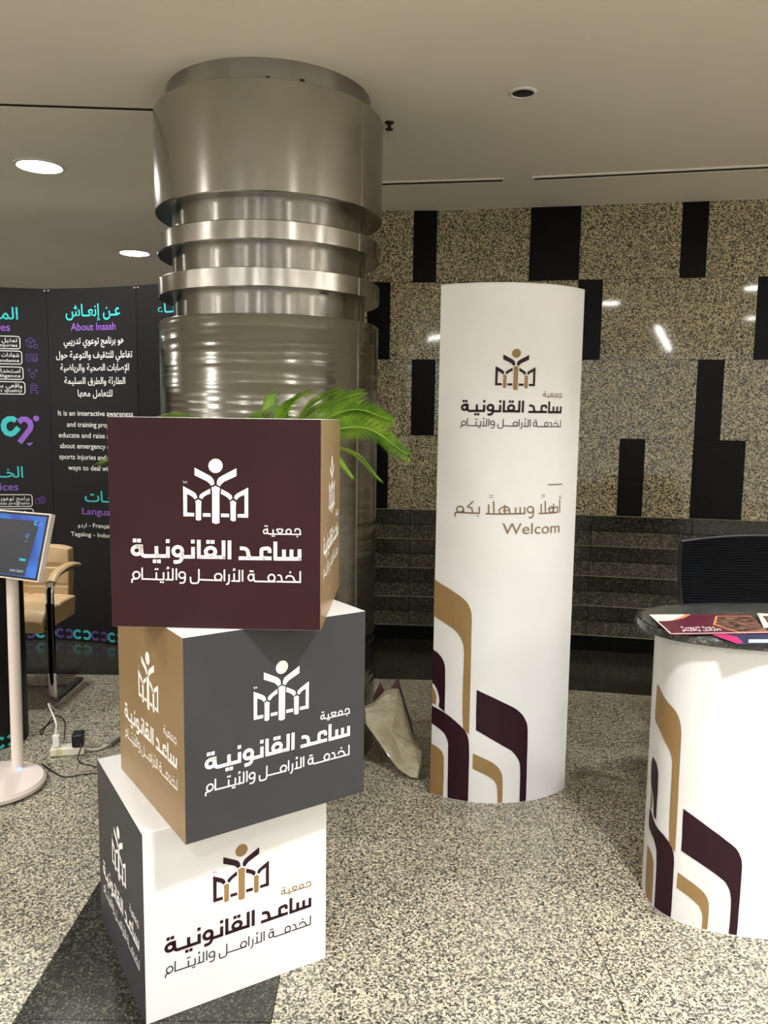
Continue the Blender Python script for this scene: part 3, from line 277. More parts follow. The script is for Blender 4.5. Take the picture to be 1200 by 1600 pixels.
# ------------------------------------------------------------------ flat print: polygons, strokes and type cut from thin film
def stroke(pts, w):
    pts = [Vector((p[0], p[1])) for p in pts]
    closed = (pts[0] - pts[-1]).length < 1e-6
    if closed: pts = pts[:-1]
    n = len(pts); L = []; R_ = []
    for i, p in enumerate(pts):
        a = pts[i - 1] if (i > 0 or closed) else None
        b = pts[(i + 1) % n] if (i < n - 1 or closed) else None
        d1 = (p - a).normalized() if a is not None else None
        d2 = (b - p).normalized() if b is not None else None
        if d1 is None: d1 = d2
        if d2 is None: d2 = d1
        t = d1 + d2
        t = t.normalized() if t.length > 1e-4 else d1
        nn = Vector((-t.y, t.x)); k = max(.35, nn.dot(Vector((-d1.y, d1.x))))
        L.append(p + nn * w / 2 / k); R_.append(p - nn * w / 2 / k)
    v = [tuple(q) for q in L + R_]
    f = [(i, (i + 1) % n, n + (i + 1) % n, n + i) for i in range(n if closed else n - 1)]
    return v, f
def shapes(items, sc=1.0, off=(0, 0)):
    """('p', points) polygons and ('s', width, points) strokes -> 2-D vertices and faces"""
    V = []; F = []
    for it in items:
        if it[0] == 'p': v, f = it[1], [tuple(range(len(it[1])))]
        else: v, f = stroke(it[2], it[1])
        n = len(V); V += [(x * sc + off[0], y * sc + off[1]) for x, y in v]; F += [tuple(i + n for i in q) for q in f]
    return V, F
# Arabic joining: presentation forms (isolated, final, initial, medial), drawn in visual order
AR = {}
def _ar(s, cp, n):
    AR[s] = [chr(cp + i) for i in range(n)] + [None] * (4 - n)
for s, cp, n in (('\u0621', 0xFE80, 1), ('\u0622', 0xFE81, 2), ('\u0623', 0xFE83, 2), ('\u0625', 0xFE87, 2), ('\u0626', 0xFE89, 4), ('\u0627', 0xFE8D, 2),
                 ('\u0628', 0xFE8F, 4), ('\u0629', 0xFE93, 2), ('\u062a', 0xFE95, 4), ('\u062b', 0xFE99, 4), ('\u062c', 0xFE9D, 4), ('\u062d', 0xFEA1, 4),
                 ('\u062e', 0xFEA5, 4), ('\u062f', 0xFEA9, 2), ('\u0630', 0xFEAB, 2), ('\u0631', 0xFEAD, 2), ('\u0632', 0xFEAF, 2), ('\u0633', 0xFEB1, 4),
                 ('\u0634', 0xFEB5, 4), ('\u0635', 0xFEB9, 4), ('\u0636', 0xFEBD, 4), ('\u0637', 0xFEC1, 4), ('\u0638', 0xFEC5, 4), ('\u0639', 0xFEC9, 4),
                 ('\u063a', 0xFECD, 4), ('\u0641', 0xFED1, 4), ('\u0642', 0xFED5, 4), ('\u0643', 0xFED9, 4), ('\u0644', 0xFEDD, 4), ('\u0645', 0xFEE1, 4),
                 ('\u0646', 0xFEE5, 4), ('\u0647', 0xFEE9, 4), ('\u0648', 0xFEED, 2), ('\u0649', 0xFEEF, 2), ('\u064a', 0xFEF1, 4)):
    _ar(s, cp, n)
AR['\u0640'] = ['\u0640'] * 4
LAMALEF = {'\u0622': 0xFEF5, '\u0623': 0xFEF7, '\u0625': 0xFEF9, '\u0627': 0xFEFB}
def arabic(s):
    out = []; i = 0; prev = False                      # prev: the letter before joins forward
    while i < len(s):
        c = s[i]
        if c == '\u0644' and i + 1 < len(s) and s[i + 1] in LAMALEF:
            out.append(chr(LAMALEF[s[i + 1]] + (1 if prev else 0))); prev = False; i += 2; continue
        if c in AR:
            nxt = i + 1 < len(s) and s[i + 1] in AR and s[i + 1] != '\u0621'
            fwd = AR[c][2] is not None and nxt
            k = (3 if fwd else 1) if prev else (2 if fwd else 0)
            out.append(AR[c][k] or AR[c][0]); prev = fwd
        else:
            out.append(c); prev = False
        i += 1
    return ''.join(reversed(out))
_tc = {}
def type2d(text, bold=0.0):
    """outline of a line of type, cap height normalised by the font's own size"""
    key = (text, bold)
    if key in _tc: return _tc[key]
    isar = lambda ch: '\u0600' <= ch <= '\u06ff'
    if any(isar(ch) for ch in text) and any(ch.isascii() and ch.isalpha() for ch in text):
        i = max(k for k, ch in enumerate(text) if isar(ch)) + 1; body = arabic(text[:i]) + text[i:]
    else: body = arabic(text) if any(isar(ch) for ch in text) else text
    c = D.curves.new('type', 'FONT'); c.body = body; c.size = 1; c.offset = bold; c.resolution_u = 3
    c.fill_mode = 'FRONT'
    o = D.objects.new('type', c); C.objects.link(o)
    bpy.context.view_layer.update()
    me = D.meshes.new_from_object(o.evaluated_get(bpy.context.evaluated_depsgraph_get()))
    V = [(v.co.x, v.co.y) for v in me.vertices]; F = [tuple(p.vertices) for p in me.polygons]
    D.objects.remove(o); D.curves.remove(c); D.meshes.remove(me)
    _tc[key] = (V, F); return V, F
def line(text, x0, x1, y, h, bold=0.0, slope=0.0):
    """a line of type fitted between x0 and x1 on baseline y, font size h"""
    V, F = type2d(text, bold)
    a = min(v[0] for v in V); b = max(v[0] for v in V)
    k = (x1 - x0) / (b - a) if x1 is not None else h
    return [(x0 + (v[0] - a) * k, y + v[1] * h + slope * (v[0] - a) * k) for v in V], F
def join(*parts):
    V = []; F = []
    for v, f in parts:
        n = len(V); V += list(v); F += [tuple(i + n for i in q) for q in f]
    return V, F
def film(name, vf, place, m, parent, cuts=None, sub=0):
    """lay 2-D print on a surface: place(x, y) gives the point just proud of it"""
    bm = bmesh.new(); vs_ = [bm.verts.new((x, y, 0)) for x, y in vf[0]]
    for f in vf[1]:
        try: bm.faces.new([vs_[i] for i in f])
        except ValueError: pass
    bm.normal_update()
    if cuts:
        xs = [v[0] for v in vf[0]]; lo, hi = min(xs), max(xs)
        for c_ in cuts:
            if lo < c_ < hi:
                bmesh.ops.bisect_plane(bm, geom=bm.verts[:] + bm.edges[:] + bm.faces[:], plane_co=(c_, 0, 0), plane_no=(1, 0, 0))
    bmesh.ops.triangulate(bm, faces=[f for f in bm.faces if len(f.verts) > 4], ngon_method='EAR_CLIP')
    bmesh.ops.recalc_face_normals(bm, faces=bm.faces)
    for v in bm.verts: v.co = place(v.co.x, v.co.y)
    me = D.meshes.new(name); bm.to_mesh(me); bm.free(); me.materials.append(m)
    return link(D.objects.new(name, me), parent)
class Sheet:
    """a vertical sheet over a plan polyline; s runs along it, z up"""
    def __init__(s, pts, off):
        s.p = [Vector(q) for q in pts]; s.s = [0]; s.off = off
        for a, b in zip(s.p, s.p[1:]): s.s.append(s.s[-1] + (b - a).length)
    def at(s, x, off=None):
        off = s.off if off is None else off
        x = min(max(x, 0), s.s[-1])
        for i in range(len(s.p) - 1):
            if x <= s.s[i + 1] + 1e-9: break
        a, b = s.p[i], s.p[i + 1]; t = (x - s.s[i]) / (s.s[i + 1] - s.s[i])
        e = (b - a).normalized(); n = Vector((e.y, -e.x))
        # offset along the mitred normal so that neighbours share their corner points
        def vn(k):
            k = max(0, min(len(s.p) - 1, k)); l = []
            if k > 0: q = (s.p[k] - s.p[k - 1]).normalized(); l.append(Vector((q.y, -q.x)))
            if k < len(s.p) - 1: q = (s.p[k + 1] - s.p[k]).normalized(); l.append(Vector((q.y, -q.x)))
            return sum(l, Vector((0, 0))).normalized()
        n = vn(i).lerp(vn(i + 1), t)
        q = a.lerp(b, t) + n * off
        return q
    def place(s, off=None):
        return lambda x, z: Vector((*s.at(x, off), z))
    def box(s, mb, x0, x1, z0, z1, o0, o1):
        """block that follows the sheet between s=x0..x1, from offset o0 to o1"""
        xs = [x0] + [q for q in s.s if x0 + 1e-4 < q < x1 - 1e-4] + [x1]
        A = [s.at(x, o1) for x in xs]; B = [s.at(x, o0) for x in xs]
        return mb.prism([tuple(q) for q in A + B[::-1]], z0, z1)

# ------------------------------------------------------------------ floor
fl = MB().box((0, 3.5, -.06), (15, 20, .1)).build('floor', GAPM); struct(fl)
STRIP = [(-8, 4.50), (-.2, 4.56), (.36, 4.53), (7.5, 3.16)]     # front edge of the dark border along the wall
BACK = [(-8, 5.62), (-.9, 5.50), (.36, 5.42), (7.5, 4.05)]
def along(P, x):
    for (x0, y0), (x1, y1) in zip(P, P[1:]):
        if x <= x1: return y0 + (y1 - y0) * (x - x0) / (x1 - x0)
    return P[-1][1]
G = .0012
def slab(x0, x1, f0, f1, m):
    """one floor slab; f0 and f1 give its front and back edge"""
    xs = [x0 + G] + [q for q in (-.9, -.2, .36) if x0 + G < q < x1 - G] + [x1 - G]
    pts = [(x, f0(x) + G) for x in xs] + [(x, f1(x) - G) for x in reversed(xs)]
    if all(q[1] - p[1] < .01 for p, q in zip(pts[:len(xs)], pts[len(xs):][::-1])): return
    cx = sum(p[0] for p in pts) / len(pts); cy = sum(p[1] for p in pts) / len(pts)
    MB().prism([(a - cx, b - cy) for a, b in pts], -.012, 0).build('floor_slab', m, fl, loc=(cx, cy, 0))
xl = [-.905 - .9 * k for k in range(0, 7)][::-1]; xr = [-.265 + .9 * k for k in range(0, 8)]
ys = [3.65 + .9 * k for k in range(-10, 11)]
K = lambda c: (lambda x: c)
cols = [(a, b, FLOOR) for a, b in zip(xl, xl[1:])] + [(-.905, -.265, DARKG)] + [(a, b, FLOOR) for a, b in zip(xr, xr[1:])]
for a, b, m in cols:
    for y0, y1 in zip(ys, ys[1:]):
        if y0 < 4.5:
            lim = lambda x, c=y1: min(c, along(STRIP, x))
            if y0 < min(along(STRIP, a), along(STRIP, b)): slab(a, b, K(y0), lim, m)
        if y1 > 5.2 and y1 < 11.8 and a < -.9:
            slab(a, b, (lambda x, c=y0: max(c, along(BACK, x))), K(y1), FLOOR)
bx = [-6.3, -5.4, -4.5, -3.6, -2.72, -1.83, -.94, -.04, .86, 1.30, 2.2, 3.1, 4.0, 4.9, 5.8]
for a, b in zip(bx, bx[1:]):
    slab(a, b, lambda x: along(STRIP, x), lambda x: along(BACK, x), DARKG)

# ------------------------------------------------------------------ ceiling
GX, GY, GH = -.55, 3.755, .022
cm = MB().box(((GX + 7.5) / 2, 3.5, CEIL + .05), (7.5 - GX, 20, .1))
cm.add([(-7.5, -6.5, CEIL), (GX, -6.5, CEIL), (GX, 3.785 - GH, CEIL), (-7.5, 3.42 - GH, CEIL), (-7.5, -6.5, CEIL + .1), (GX, -6.5, CEIL + .1), (GX, 3.785 - GH, CEIL + .1), (-7.5, 3.42 - GH, CEIL + .1)],
       [(0, 1, 2, 3), (4, 5, 6, 7), (0, 1, 5, 4), (1, 2, 6, 5), (2, 3, 7, 6), (3, 0, 4, 7)])
cm.add([(-7.5, 3.42 + GH, CEIL), (GX, 3.785 + GH, CEIL), (GX, 13.5, CEIL), (-7.5, 13.5, CEIL), (-7.5, 3.42 + GH, CEIL + .1), (GX, 3.785 + GH, CEIL + .1), (GX, 13.5, CEIL + .1), (-7.5, 13.5, CEIL + .1)],
       [(0, 1, 2, 3), (4, 5, 6, 7), (0, 1, 5, 4), (1, 2, 6, 5), (2, 3, 7, 6), (3, 0, 4, 7)])
ce = cm.build('ceiling', CEILM); struct(ce)
for p in ce.data.polygons: p.use_smooth = False
g_ = MB().box((-4.0, 3.6, CEIL + .012), (7.2, .6, .012)).build('shadow_gap', GAPM, ce)

# ------------------------------------------------------------------ plain walls outside the view
for n_, c_, d_ in (('wall_left', (-7.0, 3.5, 1.42), (.2, 20, 2.86)), ('wall_right', (5.0, -1, 1.42), (.2, 11.2, 2.86)), ('wall_far', (-3.6, 12.5, 1.42), (7, .2, 2.86))):
    struct(MB().box(c_, d_).build(n_, WALLM))

# ------------------------------------------------------------------ granite wall: backing, pale panels, black tiles, dark plinth courses
WP = Sheet([(-.9, 5.485), (.36, 5.405), (4.95, 4.523)], 0)
bk = MB(); WP.box(bk, 0, WP.s[-1], 0, CEIL + .02, -.25, -.012)
wb = bk.build('wall_back', GAPM); struct(wb)
rows = [(.9, 1.4), (1.4, 1.9), (1.9, 2.4), (2.4, CEIL + .005)]
black = [[(.772, .924), (1.62, 1.775), (2.434, 2.589), (2.883, 3.191), (3.66, 3.81), (4.43, 4.74)],
         [(.31, .46), (1.075, 1.229), (1.93, 2.08), (2.883, 3.038), (3.97, 4.12), (5.05, 5.2)],
         [(.772, .924), (1.373, 1.675), (2.134, 2.284), (3.204, 3.51), (4.28, 4.43), (5.2, 5.35)],
         [(.31, .46), (1.071, 1.222), (1.823, 2.133), (2.743, 2.895), (3.66, 3.81), (4.58, 4.89)]]
g = .0015
def panel(nm, x0, x1, z0, z1, o1, m):
    if x1 - x0 < .02: return
    b = MB(); WP.box(b, x0 + g, x1 - g, z0 + g, z1 - g, -.011, o1); b.build(nm, m, wb)
for (z0, z1), bl in zip(rows, black):
    x = 0
    for a, b in bl + [(WP.s[-1], WP.s[-1])]:
        n_ = max(1, round((a - x) / .62)) if a - x > .02 else 0
        for i in range(n_): panel('granite_panel', x + (a - x) * i / n_, x + (a - x) * (i + 1) / n_, z0, z1, 0, WALLG)
        if b > a: panel('black_tile', a, b, z0, z1, -.001, BLACKG)
        x = b
vj = [0, 1.082, 1.68, 2.276, 2.9, 3.5, 4.1, 4.7, WP.s[-1]]
for k in range(9):
    z0 = k * .1; proud = k % 2 == 0
    for a, b in zip(vj, vj[1:]):
        bb = MB(); WP.box(bb, a + .001, b - .001, z0 + .0015, z0 + .0985, -.011, .016 if proud else .004)
        bb.build('plinth_course', BLACKG if k == 0 else (DARKG if proud else ROUGHG), wb, bevel=.002, seg=1)
    if proud:                                             # pale strip on every second course: its lit ledge put into colour
        bb = MB(); WP.box(bb, 0, WP.s[-1], z0 + .0985, z0 + .1015, -.011, .0155)
        bb.build('lit_ledge_line', LEDGEM, wb)

# ------------------------------------------------------------------ recessed ceiling lamps
def lamp(x, y, k, i):
    lb = ('round recessed ceiling lamp nearer the gap in the ceiling, left of the steel column', 'smaller looking round ceiling lamp just above the black banner')[i] if i < 2 else 'unseen round recessed ceiling lamp out of the picture, placed to light the hall'
    t = thing('ceiling_lamp', lb, 'lamp', (x, y, CEIL), 0, 'recessed ceiling lamps')
    MB().lathe([(.138, -.001), (.136, -.006), (.118, -.008), (.112, -.002), (.112, 0)], 40, cap=False).build('trim_ring', WHITEP, t)
    MB().lathe([(.112, -.003), (.002, -.003)], 40, cap=False).build('lens', LENS, t)
    l = D.lights.new('lamp_light', 'AREA'); l.shape = 'DISK'; l.size = .21; l.energy = LAMP_W * k; l.color = LAMP_COL; l.spread = math.radians(125)
    lo = D.objects.new('lamp_light', l); link(lo, t); lo.location = (0, 0, -.012)
for i, (x, y, k) in enumerate(LAMPS): lamp(x, y, k, i)

for x, y in STRIPS:
    t = thing('added_linear_lamp', 'unseen long linear ceiling lamp added to light the hall behind the viewpoint', 'lamp', (x, y, CEIL), 0, 'added linear lamps of the hall')
    MB().box((0, 0, -.006), (.11, 4.0, .012)).build('housing', WHITEP, t)
    MB().box((0, 0, -.0135), (.045, 3.96, .003)).build('diffuser', LENS2, t)
    l = D.lights.new('lamp_light', 'AREA'); l.shape = 'RECTANGLE'; l.size = .05; l.size_y = 3.9; l.energy = STRIP_W; l.color = LAMP_COL
    lo = D.objects.new('lamp_light', l); link(lo, t); lo.location = (0, 0, -.018)

# linear air slots, speaker, sprinkler
def air_slot(a, b, wd, lb):
    a, b = Vector(a), Vector(b); L = (b - a).length; rz = math.atan2(b.y - a.y, b.x - a.x); m_ = (a + b) / 2
    t = thing('air_slot', lb, 'vent', (m_.x, m_.y, CEIL), rz, 'linear air slots in the ceiling')
    f = MB()
    for s in (-1, 1): f.box((0, s * (wd / 2 + .006), -.004), (L + .024, .012, .008)); f.box((s * (L / 2 + .006), 0, -.004), (.012, wd, .008))
    f.build('frame', CEILM, t)
    MB().box((0, 0, -.001), (L, wd, .002)).build('backing', SLOTD, t)
    for s in (-.22, .22): MB().box((0, s * wd, -.004), (L, .005, .005), rx=.4).build('blade', SLOTD, t)
air_slot((-.35, 4.87), (.642, 4.717), .05, 'long narrow air slot in the ceiling beside the steel column')
air_slot((.817, 4.684), (2.9, 4.22), .05, 'longer narrow air slot in the ceiling running off past the frame')
sp = thing('ceiling_speaker', 'small round black ceiling fitting with a pale rim above the white totem', 'speaker', (.551, 3.50, CEIL))
MB().lathe([(.058, -.001), (.057, -.007), (.047, -.009), (.045, -.002)], 36, cap=False).build('rim', WHITEP, sp)
MB().lathe([(.046, -.004), (.001, -.006)], 36, cap=False).build('grille', BLACKP, sp)
spk = thing('fire_sprinkler', 'small dark fire sprinkler just right of the steel column top', 'sprinkler', (.0, 3.86, CEIL))
MB().lathe([(.022, 0), (.02, -.006), (.008, -.01), (.008, -.03)], 20, cap=False).build('body', BLACKP, spk)
MB().lathe([(.018, -.03), (.018, -.033)], 20).build('deflector', BLACKP, spk)

# ------------------------------------------------------------------ steel column
CX, CY = -.515, 3.643
col_ = thing('column', 'tall round brushed steel column with two projecting rings and three polished necks', 'column', (CX, CY, 0))
MB().lathe([(.4785, 0.0), (.4785, 1.898), (.474, 1.904), (.42, 1.904)], 128, cap=False).build('shaft', STEELW, col_)
for z0, z1 in ((1.90, 2.01), (2.07, 2.19), (2.25, 2.37)): MB().lathe([(.418, z0), (.418, z1)], 128, cap=False).build('neck', NECKM, col_)
for z0, z1 in ((2.004, 2.078), (2.181, 2.254)): MB().lathe([(.417, z0), (.477, z0), (.4795, z0 + .003), (.4795, z1 - .003), (.477, z1), (.417, z1)], 128, cap=False).build('ring', STEEL, col_)
MB().lathe([(.415, 2.354), (.485, 2.354), (.4885, 2.358), (.4885, 2.758), (.484, 2.763), (.42, 2.763)], 128, cap=False).build('drum', STEEL, col_)
MB().lathe([(.435, 2.76), (.435, CEIL)], 128, cap=False).build('top_collar', NECKM, col_)
ang = math.radians(-33.4)
for z0, z1, r in ((.02, 1.9, .4785), (2.004, 2.078, .4795), (2.181, 2.254, .4795), (2.356, 2.76, .4885)):
    for da in (-.006, .008):
        a = ang + da
        MB().box((r * math.cos(a), r * math.sin(a), (z0 + z1) / 2), (.0035, .0022, z1 - z0 - .004), rz=a).build('cover_seam', SEAMM, col_)
for a_, z_ in ((-2.5, 2.752), (-1.15, 2.77), (-1.45, 2.765)):
    MB().box((.4365 * math.cos(a_), .4365 * math.sin(a_), z_ + .01), (.008, .016, .022), rz=a_).build('clip', BLACKP, col_)

# ------------------------------------------------------------------ three printed cubes
A2 = .25
FACES = {'front': lambda x, y, o: Vector((x, -A2 - o, y + A2)), 'right': lambda x, y, o: Vector((A2 + o, x, y + A2)),
         'left': lambda x, y, o: Vector((-A2 - o, -x, y + A2)), 'back': lambda x, y, o: Vector((-x, A2 + o, y + A2))}
def cube(name_lb, z, x, y, yaw, cols):
    t = thing('display_cube', name_lb, 'display cube', (x, y, z), yaw, 'stacked display cubes')
    MB().box((0, 0, A2), (.4992, .4992, .5)).build('carcass', WHITEM, t, bevel=.0012, seg=1)
    for side, m in cols.items():
        f = FACES[side]; e = .2490
        b = MB(); v = [f(px, py, o) for o in (-.0012, .0006) for px, py in ((-e, -e), (e, -e), (e, e), (-e, e))]
        b.add(v, [(0, 1, 2, 3), (4, 5, 6, 7), (0, 1, 5, 4), (1, 2, 6, 5), (2, 3, 7, 6), (3, 0, 4, 7)])
        o = b.build('side_panel', m, t); o['label'] = {MAROON: 'dark maroon face', GREY: 'dark grey face', GOLD: 'satin gold face', WHITEM: 'white face'}[m]
        pl = lambda px, py, f=f: f(px, py, .0012)
        wht = m is not WHITEM
        film('emblem', shapes(LOGO_ARMS, .001), pl, INKW if wht else INKM, o)
        film('emblem_pillars', shapes(LOGO_PILLARS, .001), pl, INKW if wht else INKG, o)
        film('lettering', shapes(LOGO_BOLD, .001), pl, INKW if wht else INKM, o)
        film('lettering', join(shapes(LOGO_THIN, .001)), pl, INKW if wht else INKS, o)
        tm = line('TM', LOGO_TM[0][0] / 1000 - .001, LOGO_TM[0][0] / 1000 + .009, LOGO_TM[0][1] / 1000 - .004, .008)
        film('trade_mark', tm, pl, INKW if wht else INKG, o)
        film('lettering', shapes(LOGO_SMALL, .001), pl, INKW if wht else INKG, o)
cube('maroon fronted display cube with gold side, topmost of the stack', 1.0, -.3898, 2.1232, -.0294, dict(front=MAROON, right=GOLD, left=GREY, back=WHITEM))
cube('dark grey and gold display cube with a white top, middle of the stack', .5, -.3933, 2.1367, .6078, dict(front=GREY, left=GOLD, right=MAROON, back=WHITEM))
cube('white fronted display cube standing on the floor, bottom of the stack', 0, -.49, 2.1788, .5471, dict(front=WHITEM, left=GREY, right=GOLD, back=MAROON))

# ------------------------------------------------------------------ white totem
def totem_plan(n=24):
    a = Vector((.202, 3.102)); b = Vector((.760, 3.164)); m = (a + b) / 2; u = (b - a).normalized(); nn = Vector((u.y, -u.x)); c = (b - a).length / 2
    return [tuple(m + u * c * (-1 + 2 * i / n) + nn * .107 * (1 - abs(-1 + 2 * i / n) ** 2.3)) for i in range(n + 1)]
TP = totem_plan()
TS = Sheet(TP, .0015)
tt = thing('totem', 'tall white curved totem printed with emblem, greeting and maroon and gold bands', 'sign', (0, 0, 0))
a_, b_ = Vector(TP[0]), Vector(TP[-1]); u_ = (b_ - a_); n_ = Vector((-u_.y, u_.x)).normalized()
back = [tuple(a_ + u_ * t_ + n_ * .05 * (1 - (2 * t_ - 1) ** 2)) for t_ in [1 - i / 16 for i in range(1, 16)]]
MB().prism(TP + back, 0.0, 2.004).build('body', WHITEM, tt, bevel=.0015, seg=1)
MB().prism([tuple(Vector(q) * .999 + Vector((.0005, .003))) for q in TP + back], 2.004, 2.008).build('top_cap', WHITEM, tt)
ts = TS.s
for q in TOTEM_GOLD: film('band', shapes([q]), TS.place(), INKG, tt, ts)['label'] = 'gold band'
for q in TOTEM_MAROON: film('band', shapes([q]), TS.place(), INKM, tt, ts)['label'] = 'dark maroon band'
KS = .991
tof = (.2949, 1.6147)
def tl(items): return shapes(items, .001 * KS, tof)
film('emblem', tl(LOGO_ARMS), TS.place(), INKM, tt, ts)
film('emblem_pillars', tl(LOGO_PILLARS), TS.place(), INKG, tt, ts)
film('lettering', tl(LOGO_BOLD), TS.place(), INKM, tt, ts)
film('lettering', tl(LOGO_THIN), TS.place(), INKS, tt, ts)
film('lettering', tl(LOGO_SMALL), TS.place(), INKB, tt, ts)
film('greeting', shapes([(a[0], a[1], a[2]) for a in WELCOME], .001), TS.place(), INKB, tt, ts)
film('greeting', line('Welcom', .2644, .5111, 1.0755, .0605, .004), TS.place(), INKB, tt, ts)

# ------------------------------------------------------------------ promotion counter on the right
def sup(cx, cy, a, b, e=2.6, n=96, st=PI / 2):
    P = []
    for i in range(n + 1):
        th = st + 2 * PI * i / n; c, s = math.cos(th), math.sin(th)
        P.append((cx + a * math.copysign(abs(c) ** (2 / e), c), cy + b * math.copysign(abs(s) ** (2 / e), s)))
    return P
TB = sup(1.35, 2.415, .497, .222)
BS = Sheet(TB, .0015)
ct = thing('promotion_counter', 'white curved promotion counter with maroon and gold bands and a dark top', 'counter', (0, 0, 0))
MB().prism(TB[:-1], 0, .872).build('body', WHITEM, ct)
for q in TABLE_GOLD: film('band', shapes([q]), BS.place(), INKG, ct, BS.s)['label'] = 'gold band'
for q in TABLE_MAROON: film('band', shapes([q]), BS.place(), INKM, ct, BS.s)['label'] = 'dark maroon band'
dot = [(1.132 + .5 * .0 + .010 * math.cos(i * PI / 8), .178 + .010 * math.sin(i * PI / 8)) for i in range(16)]
def smx(X):                       # arc position on the counter front for a world X
    return min(range(len(TB)), key=lambda i: abs(TB[i][0] - X) + (5 if TB[i][1] > 2.415 else 0))
sdot = BS.s[smx(1.15)]
film('lettering', ([(sdot + x - 1.132, z) for x, z in dot], [tuple(range(16))]), BS.place(), INKS, ct)
marble = granite('dark_marble_top', [(0, '080808'), (.5, '10100F'), (.8, '26241F'), (.95, '6A665C')], 170, .12, spec=.45)
TOP = sup(1.35, 2.425, .553, .262, 2.5)
MB().prism(TOP[:-1], .872, .8965).build('counter_top', marble, ct, bevel=.006, seg=3)
# crumpled cling film stretched over the top
FILMM = mat('cling_film', 'FFFFFF', .06, trans=1.0); bsdf(FILMM).inputs['IOR'].default_value = 1.12
nf = nd(FILMM, 'ShaderNodeTexNoise', Scale=38, Detail=5, Distortion=1.5); gf = nd(FILMM, 'ShaderNodeNewGeometry'); wire(FILMM, gf, 'Position', nf, 'Vector')
bf = nd(FILMM, 'ShaderNodeBump', Strength=1.0, Distance=.01); wire(FILMM, nf, 'Fac', bf, 'Height'); wire(FILMM, bf, 'Normal', bsdf(FILMM), 'Normal')
def brochure(corners, z, th):
    return MB().prism(corners, z, z + th)
# brochures lying on the counter
b1 = thing('brochure', 'maroon brochure with a cream corner and white title lying on the counter top', 'brochure')
c0, c1, c2, c3 = (.820, 2.232), (1.118, 2.262), (1.155, 2.488), (.834, 2.462)
brochure([c0, c1, c2, c3], .9035, .003).build('cover', mottle(mat('brochure_maroon', '5A1E33', .25), '571C31', '5E2137', 9), b1)
def bp(u, v, z=.9068):
    a = Vector(c0).lerp(Vector(c1), u); b = Vector(c3).lerp(Vector(c2), u); q = a.lerp(b, v); return Vector((q.x, q.y, z))
CREAM = mat('print_cream', 'F0E6D2', .35); ORNG = mat('print_orange', 'D98A5A', .4); SKIN = mottle(mat('photo_print', '5E4038', .35), '2E2322', '8A6352', 45); NAVY = mat('print_navy', '2A3350', .35); PINK = mat('print_pink', 'D8306A', .35)
film('border', ([(0, 0), (1, 0), (1, .022), (0, .022), (.012, 0), (.012, 1), (0, 1)], [(0, 1, 2, 3), (0, 4, 5, 6)]), lambda x, y: bp(x, y, .9069), CREAM, b1)
film('corner_print', ([(0, .64), (.1, .645), (.2, .69), (.3, .78), (.42, 1), (0, 1)], [(0, 1, 2, 3, 4, 5)]), bp, CREAM, b1)
film('corner_edge', ([(.2, .69), (.3, .78), (.42, 1), (.36, 1), (.27, .82), (.18, .72)], [(0, 1, 2, 3, 4, 5)]), lambda x, y: bp(x, y, .9072), ORNG, b1)
film('picture', ([(.54, .42), (.68, .06), (1, .06), (1, .86), (.66, .86)], [(0, 1, 2, 3, 4)]), bp, SKIN, b1)
film('picture_frame', shapes([('s', .022, [(1, .04), (.68, .04), (.53, .42), (.655, .88), (1, .88)])]), lambda x, y: bp(x, y, .9073), ORNG, b1)
film('title', join(line('\u062f\u0648\u0631\u0629 \u062a\u062f\u0631\u064a\u0628\u064a\u0629', .17, .50, .27, .12, .01), line('\u0644\u0644\u0623\u0631\u0627\u0645\u0644 \u0648\u0627\u0644\u0623\u064a\u062a\u0627\u0645', .15, .54, .14, .12, .01)), bp, INKW, b1)
b2 = thing('brochure', 'navy and pink leaflet sticking out from under the maroon brochure', 'brochure')
d0, d1, d2, d3 = (.975, 2.158), (1.30, 2.172), (1.27, 2.30), (.93, 2.285)
brochure([d0, d1, d2, d3], .9, .0028).build('cover', NAVY, b2)
def bp2(u, v, z=.9031):
    a = Vector(d0).lerp(Vector(d1), u); b = Vector(d3).lerp(Vector(d2), u); q = a.lerp(b, v); return Vector((q.x, q.y, z))
film('pink_print', ([(0, .0), (.06, 0), (.16, .5), (.05, 1), (0, 1)], [(0, 1, 2, 3, 4)]), bp2, PINK, b2)
film('pink_print', ([(.5, .55), (.9, .55), (.9, .8), (.55, .8)], [(0, 1, 2, 3)]), bp2, PINK, b2)
film('white_print', ([(.12, .05), (1, .05), (1, .3), (.2, .3)], [(0, 1, 2, 3)]), bp2, INKW, b2)
b3 = thing('brochure', 'pale leaflet overlapping the right end of the maroon brochure', 'brochure')
brochure([(1.12, 2.31), (1.42, 2.27), (1.48, 2.44), (1.18, 2.48)], .9085, .003).build('cover', CREAM, b3)
film('photo_print', ([(1.15, 2.34), (1.39, 2.305), (1.42, 2.405), (1.18, 2.445)], [(0, 1, 2, 3)]), lambda x, y: Vector((x, y, .9118)), SKIN, b3)
rng = random.Random(4)
fm = MB(); NX, NY = 46, 22
vv = []; ff = []
for j in range(NY + 1):
    for i in range(NX + 1):
        u = -1 + 2 * i / NX; v_ = -1 + 2 * j / NY
        x = 1.35 + .555 * u * math.sqrt(max(0, 1 - v_ * v_ * .42)); y = 2.425 + .264 * v_ * math.sqrt(max(0, 1 - u * u * .42))
        e = max(abs(u), abs(v_)); z = .8985 + rng.uniform(0, .0022)
        if e > .96: z = .8935
        vv.append((x, y, z))
for j in range(NY):
    for i in range(NX): a = j * (NX + 1) + i; ff.append((a, a + 1, a + NX + 2, a + NX + 1))
inner = []
skirt = MB()
TOPs = Sheet(sup(1.35, 2.425, .5545, .2635, 2.5, 160), .001)
